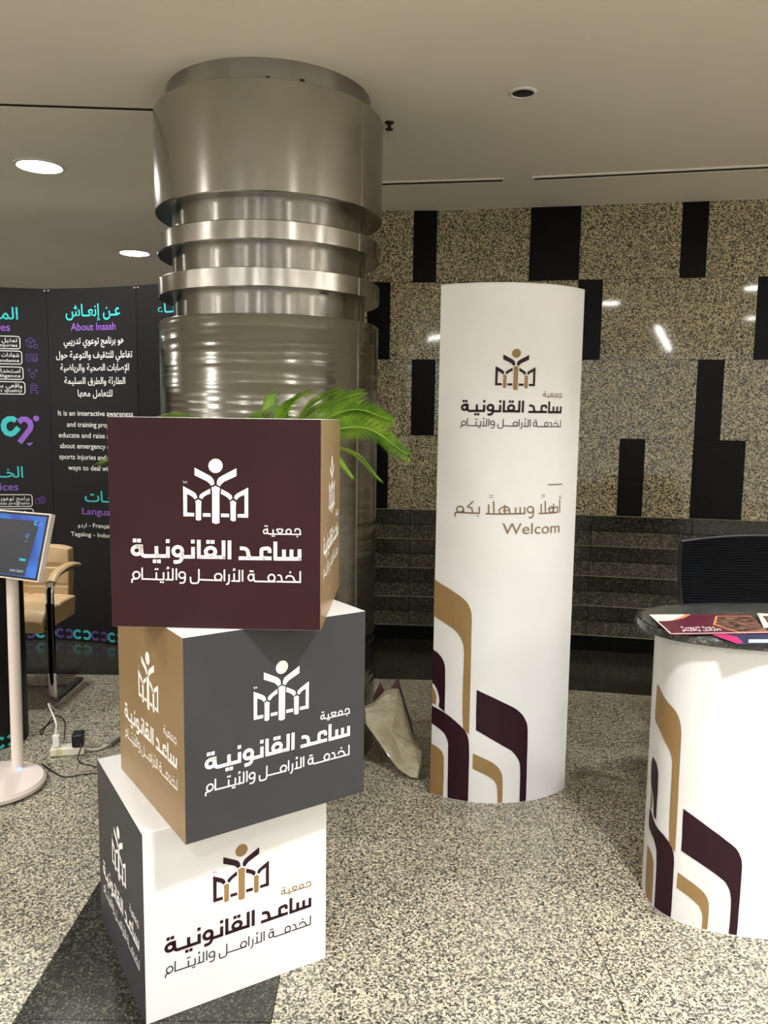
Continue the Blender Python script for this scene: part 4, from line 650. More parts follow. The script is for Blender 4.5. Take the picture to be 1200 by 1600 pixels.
L_ = TOPs.s[-1]; n = 320; sv = []; sf = []
for k, z in enumerate((.8975, .886, .876, .868)):
    for i in range(n + 1):
        q = TOPs.at(L_ * i / n, .0012 + (rng.uniform(0, .004) if k in (1, 2) else 0) - (.006 if k == 3 else 0)); sv.append((q.x, q.y, z - (rng.uniform(0, .012) if k == 3 else 0)))
for k in range(3):
    for i in range(n): sf.append((k * (n + 1) + i, k * (n + 1) + i + 1, (k + 1) * (n + 1) + i + 1, (k + 1) * (n + 1) + i))
CLING = mat('cling_film_edge', 'C9CDCB', .1, trans=.0); bsdf(CLING).inputs['Alpha'].default_value = .09; bsdf(CLING).inputs['Specular IOR Level'].default_value = 1.0
nf = nd(CLING, 'ShaderNodeTexNoise', Scale=55, Detail=5, Distortion=2); gf = nd(CLING, 'ShaderNodeNewGeometry'); wire(CLING, gf, 'Position', nf, 'Vector')
bf = nd(CLING, 'ShaderNodeBump', Strength=.9, Distance=.01); wire(CLING, nf, 'Fac', bf, 'Height'); wire(CLING, bf, 'Normal', bsdf(CLING), 'Normal')
o = MB().add(sv, sf).build('film_skirt', CLING, ct)
o = MB().add(vv, ff).build('film_sheet', CLING, ct)

# ------------------------------------------------------------------ black office chair behind the counter
oc = thing('office_chair', 'black mesh office chair behind the counter on the right', 'chair', (1.52, 3.22, 0), math.radians(4))
bkv = []; bkf = []; NX, NZ = 16, 14
def backpt(u, v, th):
    z = .58 + .445 * v + .03 * (1 - u * u) * v
    hw = .27 + .045 * v - .012 * (v ** 6)
    return (hw * u, -.01 + .05 * v - .05 * (1 - u * u) * .6 + .03 * math.sin(v * PI) + th, z)
def grid(fn, nx, ny):
    v = [fn(i / nx, j / ny) for j in range(ny + 1) for i in range(nx + 1)]
    f = [(j * (nx + 1) + i, j * (nx + 1) + i + 1, (j + 1) * (nx + 1) + i + 1, (j + 1) * (nx + 1) + i) for j in range(ny) for i in range(nx)]
    return v, f
def solid(fa, fb, nx, ny):
    va, f = grid(fa, nx, ny); vb, _ = grid(fb, nx, ny); n = len(va)
    F = list(f) + [tuple(q + n for q in reversed(t)) for t in f]
    ring = [i for i in range(nx + 1)] + [j * (nx + 1) + nx for j in range(1, ny + 1)] + [ny * (nx + 1) + i for i in range(nx - 1, -1, -1)] + [j * (nx + 1) for j in range(ny - 1, 0, -1)]
    for a, b in zip(ring, ring[1:] + ring[:1]): F.append((a, b, b + n, a + n))
    return MB().add(va + vb, F)
# the mesh of the backrest: fine horizontal threads
bs_ = solid(lambda a, b: backpt(2 * a - 1, b, 0), lambda a, b: backpt(2 * a - 1, b, .006), 20, 16).build('backrest_mesh', MESHB, oc)
wv = nd(MESHB, 'ShaderNodeTexWave', wave_type='BANDS', bands_direction='Z', Scale=28); gg = nd(MESHB, 'ShaderNodeNewGeometry'); wire(MESHB, gg, 'Position', wv, 'Vector')
bb_ = nd(MESHB, 'ShaderNodeBump', Strength=.5, Distance=.004); wire(MESHB, wv, 'Fac', bb_, 'Height'); wire(MESHB, bb_, 'Normal', bsdf(MESHB), 'Normal')
rim = [backpt(-1, v / 12, .003) for v in range(13)] + [backpt(-1 + u / 8, 1, .003) for u in range(1, 17)] + [backpt(1, 1 - v / 12, .003) for v in range(1, 13)] + [backpt(1 - u / 8, 0, .003) for u in range(1, 17)]
MB().tube(rim, .008, 8).build('backrest_frame', BLACKP, oc)
MB().tube([(0, .0, .66), (0, .05, .6), (0, .02, .5), (0, -.15, .42)], .02, 10, flat=(.03, .012)).build('back_support', BLACKP, oc)
solid(lambda a, b: ((2 * a - 1) * .25, -.45 + .45 * b, .46 + .012 * math.cos((2 * a - 1) * 1.4) - .03 * (1 - b) ** 4), lambda a, b: ((2 * a - 1) * .24, -.44 + .43 * b, .41), 14, 12).build('seat', MESHB, oc, bevel=.01)
for s in (-1, 1):
    MB().tube([(s * .24, -.2, .42), (s * .33, -.2, .43), (s * .34, -.2, .55), (s * .34, -.2, .64)], .016, 8).build('armrest_post', BLACKP, oc)
    MB().box((s * .34, -.2, .65), (.07, .25, .025)).build('armrest_pad', BLACKP, oc, bevel=.01)
MB().lathe([(.028, .1), (.028, .25), (.02, .25), (.02, .41)], 20, cy=-.26).build('gas_lift', CHROME, oc)
for k in range(5):
    a = k * 2 * PI / 5 + .3
    x, y = math.cos(a), math.sin(a)
    MB().tube([(x * .02, -.26 + y * .02, .11), (x * .29, -.26 + y * .29, .075)], .026, 8, .016).build('base_leg', BLACKP, oc)
    MB().lathe([(.002, -.012), (.026, -.012), (.027, 0), (.026, .012), (.002, .012)], 16).build('caster', BLACKP, oc, loc=(x * .29, -.26 + y * .29, .028)).rotation_euler = (PI / 2, 0, a)

# ------------------------------------------------------------------ beige plastic wrapping and maroon card leaning at the column foot
FOIL = mottle(mat('wrapping_beige', '958D70', .3, coat=.5), '91886C', 'A39B80', 22, bump=.6, bscale=70)
vo = nd(FOIL, 'ShaderNodeTexVoronoi', Scale=75); vo.feature = 'DISTANCE_TO_EDGE'; gz = nd(FOIL, 'ShaderNodeNewGeometry'); wire(FOIL, gz, 'Position', vo, 'Vector')
fr = [(-.078, 3.395, .254), (-.038, 3.415, .262), (.0, 3.45, .29), (.011, 3.462, .302), (.045, 3.47, .31), (.075, 3.47, .31), (.095, 3.455, .26), (.115, 3.42, .198), (.133, 3.37, .155), (.149, 3.325, .12), (.166, 3.29, .12), (.181, 3.262, .109), (.176, 3.245, .06), (.158, 3.225, .003), (.135, 3.228, .003), (.105, 3.243, .014), (.076, 3.258, .028), (.03, 3.29, .075), (-.031, 3.325, .15), (-.072, 3.352, .196)]
ctr = Vector((.045, 3.335, .175)); r2 = random.Random(11)
N_ = len(fr); V_ = []; F_ = []
rings_ = [1.0, .93, .8, .55, .28]
for k, q in enumerate(rings_):
    for i in range(N_):
        p = ctr.lerp(Vector(fr[i]), q)
        if 0 < k: p += Vector((r2.uniform(-.003, .003), -.018 * (1 - q ** 3) + r2.uniform(-.006, .006) - (.012 if k == 1 else 0), r2.uniform(-.003, .003)))
        V_.append(tuple(p))
V_.append(tuple(ctr + Vector((0, -.03, 0))))
for k in range(len(rings_) - 1):
    for i in range(N_): j = (i + 1) % N_; F_.append((k * N_ + i, k * N_ + j, (k + 1) * N_ + j, (k + 1) * N_ + i))
for i in range(N_): F_.append(((len(rings_) - 1) * N_ + i, (len(rings_) - 1) * N_ + (i + 1) % N_, len(V_) - 1))
b0 = len(V_)
for i in range(N_):
    p = Vector(fr[i]).lerp(ctr, .12) + Vector((0, .03, 0)); p.z = max(p.z, .003); V_.append(tuple(p))
for i in range(N_): j = (i + 1) % N_; F_.append((i, b0 + i, b0 + j, j))
F_.append(tuple(range(b0, b0 + N_)))
bag = MB().add(V_, F_).build('wrapping', FOIL); tag(bag, 'crumpled beige plastic wrapping leaning beside the foot of the steel column', 'wrapping')
for p in bag.data.polygons: p.use_smooth = True
MCARD = mottle(mat('maroon_card', '45131E', .5), '43121D', '481621', 8)
def card(lb, q, th=.004):
    v = [Vector(p) for p in q]; n = (v[1] - v[0]).cross(v[2] - v[0]).normalized() * th
    V = [tuple(p) for p in v] + [tuple(p + n) for p in v]; m = len(v)
    o = MB().add(V, [tuple(range(m)), tuple(range(m, 2 * m))] + [(i, (i + 1) % m, m + (i + 1) % m, m + i) for i in range(m)]).build('card', MCARD)
    return tag(o, lb, 'card')
card('maroon card standing up behind the beige wrapping, its taller point to the right', [(.074, 3.505, .346), (.02, 3.505, .27), (.03, 3.41, .03), (.165, 3.40, .03), (.135, 3.46, .16)])
card('smaller maroon card point showing left of the beige wrapping top, against the column', [(-.006, 3.505, .328), (-.037, 3.50, .262), (-.025, 3.47, .14), (.02, 3.47, .14), (.013, 3.502, .29)])

# ------------------------------------------------------------------ potted sago palm between the cubes and the column
pp = thing('potted_palm', 'green sago palm standing behind the maroon display cube', 'plant', (-.40, 2.83, 0))
MB().lathe([(.001, .0), (.125, .0), (.15, .02), (.185, .38), (.195, .40), (.195, .43), (.175, .43), (.165, .40), (.001, .40)], 40, cap=False).build('pot', POTM, pp)
MB().lathe([(.168, .40), (.1, .41), (.001, .415)], 32, cap=False).build('soil', SOIL, pp)
MB().lathe([(.05, .40), (.065, .5), (.058, .8), (.062, 1.1), (.055, 1.3), (.02, 1.34)], 18).build('trunk', TRUNK, pp)
def frond(ctrl, wid, n=120, droop=.12, roll=0.0, seed=0):
    """rachis through the control points, flat narrow leaflets both sides"""
    rg = random.Random(seed)
    P = spline(ctrl, 10); m = MB(); L = len(P) - 1
    def at(t):
        f = t * L; i = min(int(f), L - 1); return P[i].lerp(P[i + 1], f - i), (P[i + 1] - P[i]).normalized()
    lf = MB()
    for i in range(n):
        t = .12 + .88 * (i + .5) / n
        c, d = at(t); side = d.cross(Vector((0, 0, 1)))
        if side.length < .1: side = Vector((1, 0, 0))
        side = Matrix.Rotation(roll, 3, d) @ side.normalized(); up = side.cross(d).normalized()
        ln = wid * (math.sin(min(1, (t - .02) * 1.9) * PI / 2) ** .8) * (1 - max(0, t - .62) ** 2 * 4.2) * rg.uniform(.92, 1.06)
        for s in (-1, 1):
            dr = (side * s * .84 + d * (.42 + .5 * t) + up * .34).normalized()
            a = c; b = c + dr * ln * .55 - up * ln * .06; e = c + dr * ln - up * ln * (.25 + droop)
            wv = d * .0015
            lf.add([a - wv, a + wv, b + wv * .9, b - wv * .8, e], [(0, 1, 2, 3), (3, 2, 4)])
    o = D.objects.new('frond', lf.mesh('frond', PLANTG, False)); link(o, pp); o.location = -Vector(pp.location)
    r = MB().tube(P, .0045, 6, .0015).build('rachis', STEMG, o)
    return o
cr = (-.40, 2.83, 1.33)
def fr_(a, b, c, w, **k): return frond([cr, a, b, c], w, **k)
fr_((-.24, 2.80, 1.44), (-.07, 2.77, 1.472), (.075, 2.74, 1.385), .105, roll=-.75, seed=1, n=150)
fr_((-.27, 2.86, 1.46), (-.12, 2.87, 1.535), (.02, 2.87, 1.50), .10, roll=-.7, seed=2, n=150)
fr_((-.31, 2.92, 1.48), (-.20, 2.96, 1.555), (-.085, 2.98, 1.60), .085, roll=-.5, seed=3, n=135)
fr_((-.37, 2.82, 1.44), (-.345, 2.80, 1.52), (-.29, 2.76, 1.58), .11, roll=.3, seed=4)
fr_((-.43, 2.79, 1.43), (-.425, 2.74, 1.51), (-.37, 2.70, 1.56), .11, roll=.9, seed=5)
fr_((-.33, 2.86, 1.44), (-.27, 2.88, 1.54), (-.17, 2.88, 1.60), .10, roll=-.2, seed=14)
fr_((-.55, 2.86, 1.45), (-.72, 2.90, 1.495), (-.88, 2.92, 1.47), .085, roll=.3, seed=6, n=135)
fr_((-.56, 2.78, 1.42), (-.77, 2.76, 1.44), (-.97, 2.74, 1.34), .085, roll=.2, seed=7, n=135)
fr_((-.50, 2.95, 1.44), (-.62, 3.04, 1.48), (-.74, 3.08, 1.44), .085, seed=8)
fr_((-.36, 2.95, 1.44), (-.34, 3.03, 1.47), (-.32, 3.08, 1.42), .08, seed=9)
fr_((-.30, 2.80, 1.40), (-.20, 2.77, 1.40), (-.115, 2.74, 1.31), .075, roll=-.2, seed=10)
fr_((-.44, 2.72, 1.40), (-.50, 2.62, 1.42), (-.58, 2.56, 1.36), .075, seed=11)
fr_((-.50, 2.76, 1.37), (-.68, 2.70, 1.33), (-.82, 2.66, 1.20), .08, seed=12)
fr_((-.28, 2.90, 1.40), (-.13, 2.95, 1.38), (-.02, 2.98, 1.28), .08, seed=13)

# ------------------------------------------------------------------ black curved exhibition wall with printed text
BAN = [(-3.6, 4.75), (-3.0, 5.08), (-2.6, 5.20), (-2.2, 5.27), (-1.87, 5.2), (-1.56, 5.09), (-1.2, 4.91), (-.95, 4.75)]
BW = Sheet(BAN, .0025)
bw = thing('exhibition_wall', 'curved black exhibition wall of printed panels behind the tan chair', 'display wall')
sj = [0, BW.s[2] * .62, 1.5281, 2.1842, BW.s[-1]]
for a, b in zip(sj, sj[1:]):
    q = MB(); BW.box(q, a + .0015, b - .0015, .0, 2.303, -.02, 0); q.build('panel', BANM, bw)
for s_ in sj[1:-1]:
    for ds in (-.012, .016):
        p = BW.at(s_ + ds, .0); q = MB().lathe([(.006, 0), (.006, .003), (.001, .004)], 12); o = q.build('rivet', CHROME, bw); o.location = (p.x, p.y, 2.292); o.rotation_euler = (PI / 2, 0, 0)
pl = BW.place(); cu = BW.s
def lines(nm, ls, ink):
    for q in ls: film(nm, line(*q), pl, ink, bw, cu)
sl = .0
lines('heading', [('\u0639\u0640\u0646 \u0625\u0646\u0639\u0640\u0627\u0634', 1.663, 2.064, 2.128, .105, .012)], INKT)
lines('heading', [('About Inaash', 1.697, 2.028, 2.040, .066, .006)], INKP)
lines('body_text', [('\u0647\u0648 \u0628\u0631\u0646\u0627\u0645\u062c \u062a\u0648\u0639\u0648\u064a \u062a\u062f\u0631\u064a\u0628\u064a', 1.643, 2.088, 1.955, .060, .008),
    ('\u062a\u0641\u0627\u0639\u0644\u064a \u0644\u0644\u062a\u062b\u0642\u064a\u0641 \u0648\u0627\u0644\u062a\u0648\u0639\u064a\u0629 \u062d\u0648\u0644', 1.585, 2.148, 1.867, .060, .008),
    ('\u0627\u0644\u0625\u0635\u0627\u0628\u0627\u062a \u0627\u0644\u0635\u062d\u064a\u0629 \u0648\u0627\u0644\u0631\u064a\u0627\u0636\u064a\u0629', 1.614, 2.122, 1.787, .060, .008),
    ('\u0627\u0644\u0637\u0627\u0631\u0626\u0629 \u0648\u0627\u0644\u0637\u0631\u0642 \u0627\u0644\u0633\u0644\u064a\u0645\u0629', 1.639, 2.091, 1.703, .060, .008),
    ('\u0644\u0644\u062a\u0639\u0627\u0645\u0644 \u0645\u0639\u0647\u0627', 1.733, 1.991, 1.624, .060, .008)], INKW)
lines('body_text', [('It is an interactive awareness', 1.586, 2.143, 1.500, .047, .003), ('and training programs to', 1.648, 2.10, 1.428, .047, .003),
    ('educate and raise awareness', 1.586, 2.14, 1.358, .047, .003), ('about emergency cases,', 1.592, 2.05, 1.289, .047, .003),
    ('sports injuries and proper', 1.585, 2.075, 1.218, .047, .003), ('ways to deal with them', 1.648, 2.09, 1.148, .047, .003)], INKW)
lines('heading', [('\u0627\u0644\u0644\u063a\u0640\u0627\u062a', 1.762, 2.08, .945, .10, .01)], INKT)
lines('heading', [('Languages', 1.740, 2.05, .860, .062, .005)], INKP)
lines('body_text', [('\u0627\u0631\u062f\u0648 - Fran\u00e7ais - English', 1.705, 2.12, .775, .040, .002), ('Tagalog - Indonesian', 1.651, 2.05, .714, .040, .002)], INKW)
lines('heading', [('\u0627\u0644\u0645\u0645\u064a\u0632\u0627\u062a', .98, 1.350, 2.106, .105, .012), ('\u0627\u0644\u062e\u0640\u062f\u0645\u0627\u062a', .98, 1.345, 1.094, .10, .01), ('\u0627\u0644\u0648\u0643\u0644\u0640\u0627\u0621', 2.353, 2.66, 2.128, .10, .01)], INKT)
lines('heading', [('Features', 1.055, 1.300, 2.032, .070, .006), ('Services', 1.06, 1.3125, 1.010, .070, .006)], INKP)
def frame(s0, s1, z0, z1, w=.0045, r=.016):
    pts = []
    for cx_, cz_, a in ((s1 - r, z1 - r, 0), (s0 + r, z1 - r, 90), (s0 + r, z0 + r, 180), (s1 - r, z0 + r, 270)):
        for k in range(5): t = math.radians(a + 22.5 * k); pts.append((cx_ + r * math.cos(t), cz_ + r * math.sin(t)))
    return ('s', w, pts + [pts[0]])
bxs = [(1.356, 1.920, 1.999, '\u062a\u0645\u062b\u064a\u0644 \u0627\u0644\u0625\u0635\u0627\u0628\u0627\u062a', 'Simulation of injuries'), (1.364, 1.824, 1.906, '\u0634\u0647\u0627\u062f\u0627\u062a \u062d\u0636\u0648\u0631', 'Certificates of attendance'),
       (1.368, 1.727, 1.805, '\u0627\u0633\u062a\u062e\u062f\u0627\u0645 \u0627\u0644\u0630\u0643\u0627\u0621', 'Artificial intelligence'), (1.376, 1.633, 1.711, '\u0648\u0627\u0642\u0639\u064a \u0628\u062c\u0648\u062f\u0629 \u0639\u0627\u0644\u064a\u0629', 'Realistic in high quality'),
       (1.395, .903, .981, '\u0628\u0631\u0627\u0645\u062c \u062a\u0648\u0639\u0648\u064a\u0629 \u0635\u062d\u064a\u0629', 'Health awareness programs'), (1.40, .81, .888, '\u0648\u0631\u0634 \u0639\u0645\u0644', 'Workshops')]
for a, z0, z1, _, _ in bxs: film('text_frame', shapes([frame(.93, a, z0, z1)]), pl, INKW, bw, cu)
for q in ([line(t1, a - .016 - .018 * len(t1), a - .016, z1 - .036, .036, .004) for a, z0, z1, t1, _ in bxs] + [line(t2, a - .016 - .0152 * len(t2), a - .016, z0 + .013, .027, .001) for a, z0, z1, _, t2 in bxs]): film('body_text', q, pl, INKW, bw, cu)
# small line icons
def cir(cx_, cz_, r, n=16, a0=0, a1=360): return [(cx_ + r * math.cos(math.radians(a0 + (a1 - a0) * i / n)), cz_ + r * math.sin(math.radians(a0 + (a1 - a0) * i / n))) for i in range(n + 1)]
ic = []; wI = .0035; x0, z0 = 1.42, 1.962
ic += [('s', wI, [(x0 - .026, z0 + .014), (x0, z0 + .03), (x0 + .026, z0 + .014), (x0 + .026, z0 - .014), (x0, z0 - .03), (x0 - .026, z0 - .014), (x0 - .026, z0 + .014)]), ('s', wI, [(x0 - .026, z0 + .014), (x0, z0), (x0 + .026, z0 + .014)]), ('s', wI, [(x0, z0), (x0, z0 - .03)]), ('s', wI, cir(x0 + .03, z0 - .022, .012))]
x0, z0 = 1.425, 1.868
ic += [('s', wI, [(x0 - .032, z0 + .02), (x0 + .032, z0 + .02), (x0 + .032, z0 - .022), (x0 - .032, z0 - .022), (x0 - .032, z0 + .02)]), ('s', wI, [(x0 - .024, z0 + .006), (x0 + .02, z0 + .006)]), ('s', wI, [(x0 - .024, z0 - .008), (x0 + .004, z0 - .008)]), ('s', wI, cir(x0 + .018, z0 - .014, .011))]
x0, z0 = 1.425, 1.765
for dx, dz, r in ((0, -.010, .020), (-.02, .022, .010), (.022, .020, .010)): ic.append(('s', wI, [(x0 + dx, z0 + dz + r), (x0 + dx + r * .8, z0 + dz), (x0 + dx, z0 + dz - r), (x0 + dx - r * .8, z0 + dz), (x0 + dx, z0 + dz + r)]))
x0, z0 = 1.43, 1.672
ic += [('s', wI, cir(x0, z0 + .008, .022)), ('s', wI, cir(x0, z0 + .008, .010)), ('s', wI, [(x0 - .014, z0 - .01), (x0 - .024, z0 - .034), (x0 - .008, z0 - .026)]), ('s', wI, [(x0 + .014, z0 - .01), (x0 + .024, z0 - .034), (x0 + .008, z0 - .026)])]
x0, z0 = 1.445, .946
ic += [('s', wI, cir(x0 + .012, z0, .022)), ('s', wI, cir(x0 - .016, z0 - .008, .016)), ('s', wI, [(x0 - .008, z0 + .006), (x0 + .032, z0 + .006)]), ('s', wI, [(x0 - .008, z0 - .008), (x0 + .032, z0 - .008)]), ('s', wI, [(x0 + .012, z0 - .022), (x0 + .012, z0 + .022)])]
for a_, b_ in ((0, 4), (4, 8), (8, 11), (11, 15), (15, 20)): film('icon', shapes(ic[a_:b_]), pl, INKI, bw, cu)
# heart emblem
hw = .038
def HS(x, y, s_, x0, z0): return (x0 + x * s_, z0 + y * s_)
def heart(x0, z0, s_):
    teal = [HS(x, y, s_, x0, z0) for x, y in [(-.012, .062), (-.035, .075), (-.062, .072), (-.085, .055), (-.095, .03), (-.092, .0), (-.075, -.024), (-.05, -.032), (-.028, -.022), (.004, .014)]]
    pur = [HS(x, y, s_, x0, z0) for x, y in [(.005, .052), (.028, .072), (.055, .072), (.078, .055), (.085, .028), (.078, .004), (.06, -.02), (.006, -.09)]]
    return teal, pur
te, pu = heart(1.325, 1.405, .93)
film('emblem', shapes([('s', .034, te)]), pl, INKT, bw, cu)
film('emblem', shapes([('s', .034, pu), ('p', cir(1.438, 1.478, .019)[:-1]), ('p', [(1.372, 1.318), (1.415, 1.322), (1.392, 1.298)])]), pl, INKP, bw, cu)
# rows of interlocking rings at the foot
def border(s0, s1, z, r, sheet, parent, off=None):
    T = []; Pp = []; x = s0; k = 0
    while x < s1:
        a0 = 40 if k % 2 == 0 else 220
        (T if (k // 2) % 2 == 0 else Pp).append(('s', r * .62, cir(x, z, r, 14, a0, a0 + 285))); x += r * 2.5; k += 1
    for q in T: film('border_ring', shapes([q]), sheet.place(), INKT, parent, sheet.s)
    for q in Pp: film('border_ring', shapes([q]), sheet.place(), INKI, parent, sheet.s)
border(.9, 2.9, .05, .026, BW, bw)

# ------------------------------------------------------------------ black branded counter behind the touch screen
cn = thing('counter', 'black counter with a teal ring border, cut by the left frame edge', 'counter')
CO = sup(-2.075, 3.60, .42, .25, 2.0, 72)
MB().prism(CO[:-1], 0, .92).build('body', BANM, cn)
MB().prism(sup(-2.075, 3.60, .43, .26, 2.0, 72)[:-1], .92, .95).build('counter_top', BLACKGL, cn, bevel=.006)
CS = Sheet(CO, .0015)
border(CS.s[-1] * .27, CS.s[-1] * .73, .032, .022, CS, cn)

# ------------------------------------------------------------------ touch screen on a pole stand
ks = thing('touch_screen_stand', 'off white pole stand on a round base holding a tilted blue touch screen', 'screen stand')
kb = MB().lathe([(.001, .004), (.186, .004), (.192, .008), (.194, .022), (.184, .034), (.15, .038), (.001, .038)], 72, cx=-1.56, cy=3.10, cap=False).build('base', PINKW, ks)
MB().lathe([(.18, 0), (.18, .005)], 48, cx=-1.56, cy=3.10).build('foot_pad', BLACKP, ks)
MB().tube([(-1.515, 3.21, .036), (-1.505, 3.21, 1.0)], .0235, 24).build('pole', PINKW, ks)
MB().tube([(-1.4935, 3.186, .037), (-1.491, 3.184, .040)], .010, 12).build('light_spot', mat('status_light', '9FC0FF', .4, emit='6A9CFF', es=2.5), kb)
phi, tlt, SL, SW, ST = math.radians(25), math.radians(16), .268, .47, .026
h_ = Vector((math.cos(phi), -math.sin(phi), 0)); e_ = Vector((math.sin(phi) * math.sin(tlt), math.cos(phi) * math.sin(tlt), math.cos(tlt)))
n_s = h_.cross(e_).normalized()            # faces the viewer
P0 = Vector((-1.32, 3.02, .864))
def scr(x, y, o=0): return P0 - h_ * x + e_ * y + n_s * o        # x runs left from the right edge
def sbox(mb, xa, xb, ya, yb, oa, ob):
    return mb.add([scr(x, y, o) for x in (xa, xb) for y in (ya, yb) for o in (oa, ob)], [(0, 1, 3, 2), (4, 6, 7, 5), (0, 4, 5, 1), (2, 3, 7, 6), (0, 2, 6, 4), (1, 5, 7, 3)])
hd = sbox(MB(), 0, SW, 0, SL, -ST, 0).build('screen_housing', PINKW, ks, bevel=.004, seg=3)
sbox(MB(), .006, SW - .006, .006, SL - .006, -.001, .0006).build('bezel', BLACKGL, hd)
def glow(nm, c, s=1.0): return mat(nm, '050507', .12, emit=c, es=s)
bl = glow('screen_blue', '1C5FC4', .95)
g2 = nd(bl, 'ShaderNodeNewGeometry'); n2 = nd(bl, 'ShaderNodeTexNoise', Scale=7, Detail=1); wire(bl, g2, 'Position', n2, 'Vector')
r2_ = nd(bl, 'ShaderNodeValToRGB'); r2_.color_ramp.elements[0].position = .38; r2_.color_ramp.elements[1].position = .62; r2_.color_ramp.elements[0].color = lin('1B4FB0'); r2_.color_ramp.elements[1].color = lin('2F86EE')
wire(bl, n2, 'Fac', r2_, 'Fac'); wire(bl, r2_, 'Color', bsdf(bl), 'Emission Color')
def sfilm(nm, vf, m, o=.0012): return film(nm, vf, lambda x, y: scr(x, y, o), m, hd)
def srect(xa, xb, ya, yb): return ([(xa, ya), (xb, ya), (xb, yb), (xa, yb)], [(0, 1, 2, 3)])
sfilm('display', srect(.016, SW - .016, .014, SL - .014), bl)
DK = glow('screen_dark', '2C3340', .8)
sfilm('display_panel', ([(.075, .018), (SW - .03, .018), (SW - .03, SL - .034), (.048, SL - .034)], [(0, 1, 2, 3)]), DK, .0018)
fl2 = lambda vf: ([(-x, y) for x, y in vf[0]], vf[1])
def stext(t, xr_, wd, y, h, b=.0): # xr_ = distance of the right end from the screen's right edge
    V, F = line(t, 0, wd, y, h, b); return [(xr_ + wd - x, yy) for x, yy in V], F
sfilm('display_text', stext('one later', .083, .075, .030, .018, .002), glow('screen_text', 'CFE4F2', .9), .0024)
sfilm('display_button', srect(.083, .118, .075, .084), glow('screen_cyan', '22B8E6', 1), .0024)
te, pu = heart(0, 0, 1)
def mini(cx_, cy_, k): return shapes([('s', .034 * k, [(cx_ - x * k, cy_ + y * k) for x, y in te])]), shapes([('s', .034 * k, [(cx_ - x * k, cy_ + y * k) for x, y in pu])])
a, b = mini(.062, SL - .045, .13); sfilm('display_logo', a, glow('screen_teal', '30D0E8', 1), .0026); sfilm('display_logo', b, glow('screen_violet', '3A5BFF', 1), .0026)
a, b = mini(.098, .172, .10); sfilm('display_logo', join(a, b), glow('screen_logo_blue', '3F8BF0', 1), .0026)
sfilm('display_text', join(stext('\u0625\u0646\u0639\u0627\u0634', .030, .022, SL - .046, .012), stext('Inaash', .032, .02, SL - .054, .006), stext('Inaash', .092, .015, .150, .006)), glow('screen_text_dim', 'A9C6E8', .8), .0026)
mid = scr(.25, SL * .45, -ST)
MB().tube([mid, mid - n_s * .03, Vector((-1.505, 3.21, .96)), Vector((-1.505, 3.21, .99))], .013, 12).build('screen_arm', PINKW, ks)

# ------------------------------------------------------------------ tan leather visitor chair
ch = thing('visitor_chair', 'tan leather armchair with a chrome cantilever frame behind the touch screen', 'chair', (-2.01, 4.25, 0))
def cush(name, x0, x1, prof, m, par, bulge=.012):
    """padded block: prof gives (y, z) of the padded face from end to end, thickness th behind it"""
    pass
def seatpt(u, v, k):
    x = -.25 + .5 * u; y = -.19 + .46 * v
    z = .475 + .012 * math.sin(u * PI) ** .5 + .008 * math.sin(v * PI) ** .5 - .05 * max(0, .16 - v) ** 2 / .0256 - .012 * (abs(u - .5) < .012) - .01 * (abs(v - .5) < .03)
    return (x, y, z) if k == 0 else (-.245 + .49 * u, -.175 + .44 * v, .37)
solid(lambda a, b: seatpt(a, b, 0), lambda a, b: seatpt(a, b, 1), 40, 24).build('seat', LEATHER, ch, bevel=.012, seg=3)
def bpt(u, v, k):
    tap = 1 - .06 * v ** 3
    x = -.02 + (-.23 + .46 * u) * tap; z = .44 + .315 * v - .02 * abs(2 * u - 1) ** 5 * v; lean = .03 + .06 * v
    groove = .012 * (abs(v - .33) < .02) + .010 * (abs(v - .66) < .02) + (.010 if abs(u - .5) < .014 and v < .6 else 0)
    return (x, .22 + lean - .02 * math.sin(u * PI) ** .6 * math.sin(v * PI * .9 + .1) ** .6 + groove, z) if k == 0 else (x, .30 + lean, z)
solid(lambda a, b: bpt(a, b, 0), lambda a, b: bpt(a, b, 1), 40, 34).build('backrest', LEATHER, ch, bevel=.018, seg=3)
for s in (-1, 1):
    fx = s * .285
    fr2 = MB()
    pts = [(fx, .205, .655), (fx, .03, .67), (fx, -.10, .655), (fx, -.155, .62), (fx, -.168, .56), (fx, -.17, .30), (fx, -.17, .07), (fx, -.165, .022), (fx, -.12, .010), (fx, .05, .010), (fx, .20, .010)]
    fr2.tube(spline(pts, 5), .02, 10, flat=(.0225, .0085))
    f_ = fr2.build('side_frame', CHROME, ch)
    MB().tube(spline([(fx, .205, .668), (fx, .12, .685), (fx, 0, .684), (fx, -.09, .668), (fx, -.145, .635)], 5), .02, 12, flat=(.026, .014)).build('arm_pad', LEATHER, f_)
    MB().tube([(fx, -.17, .53), (fx, -.17, .16)], .02, 10, flat=(.0235, .0105)).build('leg_sleeve', BLACKGL, f_)
MB().tube([(-.285, .06, .012), (.285, .06, .012)], .011, 10).build('cross_bar', CHROME, ch)
MB().tube([(-.285, -.16, .40), (-.2, -.12, .375), (.2, -.12, .375), (.285, -.16, .40)], .011, 10).build('seat_bar', BLACKP, ch)

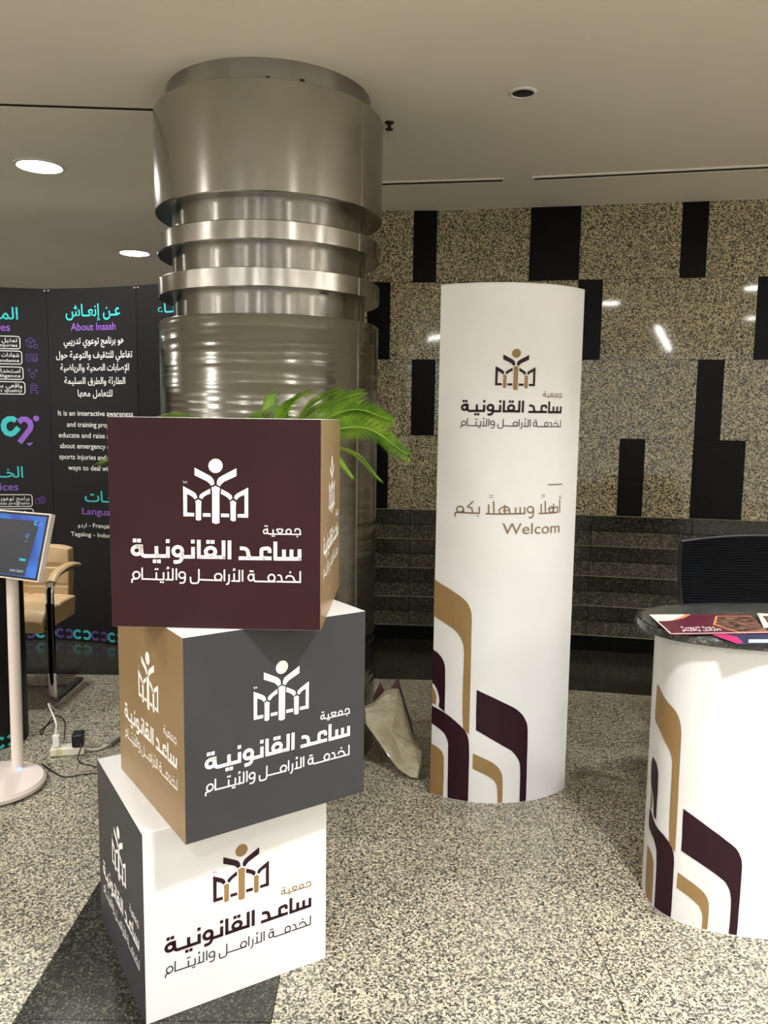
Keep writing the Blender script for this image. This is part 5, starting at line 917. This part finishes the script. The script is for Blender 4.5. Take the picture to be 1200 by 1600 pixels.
# ------------------------------------------------------------------ power strip, plug, adapter and cables
IV = mat('ivory_plastic', 'DAD6C6', .45); GYP = mat('grey_plastic', '8D8A84', .5)
psr = math.radians(13)
ps = thing('power_strip', 'white power strip lying on the floor between the screen stand and the cubes', 'power strip', (-1.395, 3.44, 0), psr)
MB().box((0, 0, .019), (.145, .062, .034)).build('body', IV, ps, bevel=.005, seg=3)
for x in (-.048, .0, .048): MB().lathe([(.017, .036), (.017, .0375), (.013, .037), (.001, .037)], 20, cx=x, cap=False).build('socket', IV, ps)
MB().box((-.035, -.0315, .02), (.025, .001, .03)).build('sticky_tape', mat('yellowed_tape', 'CDBE92', .4), ps)
pg = thing('plug', 'white plug standing upright in the power strip', 'plug', (-1.442, 3.43, .037), psr)
MB().box((0, 0, .028), (.028, .028, .054)).build('body', WHITEP, pg, bevel=.004, seg=3)
MB().tube([(0, 0, .054), (0, 0, .072)], .006, 10).build('strain_relief', WHITEP, pg)
ad = thing('power_adapter', 'black power adapter plugged into the right end of the power strip', 'adapter', (-1.352, 3.45, .037), psr)
MB().box((0, 0, .03), (.048, .07, .056)).build('body', BLACKP, ad, bevel=.006, seg=3)
MB().box((0, -.012, .0005), (.03, .03, .003)).build('plug_face', BLACKP, ad)
def cable(lb, pts, r, m, nm='cable'):
    o = MB().tube(spline(pts, 8), r, 8).build(nm, m); return tag(o, lb, 'cable')
cable('white cable rising from the white plug and looping left behind the pole', [(-1.442, 3.43, .108), (-1.45, 3.45, .14), (-1.50, 3.52, .17), (-1.57, 3.66, .15), (-1.60, 3.80, .07), (-1.62, 3.92, .006)], .0035, WHITEP)
cable('thin black cable arching behind the white plug towards the black counter', [(-1.425, 3.475, .05), (-1.44, 3.52, .12), (-1.51, 3.58, .12), (-1.57, 3.62, .05), (-1.60, 3.64, .004), (-1.625, 3.70, .004), (-1.62, 3.82, .004)], .003, BLACKP)
cable('thick ivory lead running from the power strip to the grey connector', [(-1.325, 3.458, .016), (-1.29, 3.468, .008), (-1.265, 3.49, .007), (-1.245, 3.52, .010)], .0055, IV)
cn2 = MB().box((0, 0, .013), (.028, .15, .024)).build('connector', GYP, bevel=.005, loc=(-1.225, 3.59, 0)); cn2.rotation_euler = (0, 0, -.22); tag(cn2, 'grey plastic cable connector on the floor left of the middle cube', 'connector')
cable('black cable hanging from the adapter and running to the cubes', [(-1.335, 3.41, .075), (-1.315, 3.385, .06), (-1.322, 3.36, .012), (-1.29, 3.33, .004), (-1.25, 3.315, .004), (-1.21, 3.30, .004), (-1.15, 3.36, .004)], .003, BLACKP)
cable('thin black cable snaking over the floor from the round screen base', [(-1.46, 3.318, .004), (-1.42, 3.28, .004), (-1.375, 3.24, .004), (-1.318, 3.20, .004), (-1.25, 3.225, .004), (-1.197, 3.239, .004), (-1.10, 3.22, .004)], .003, BLACKP)
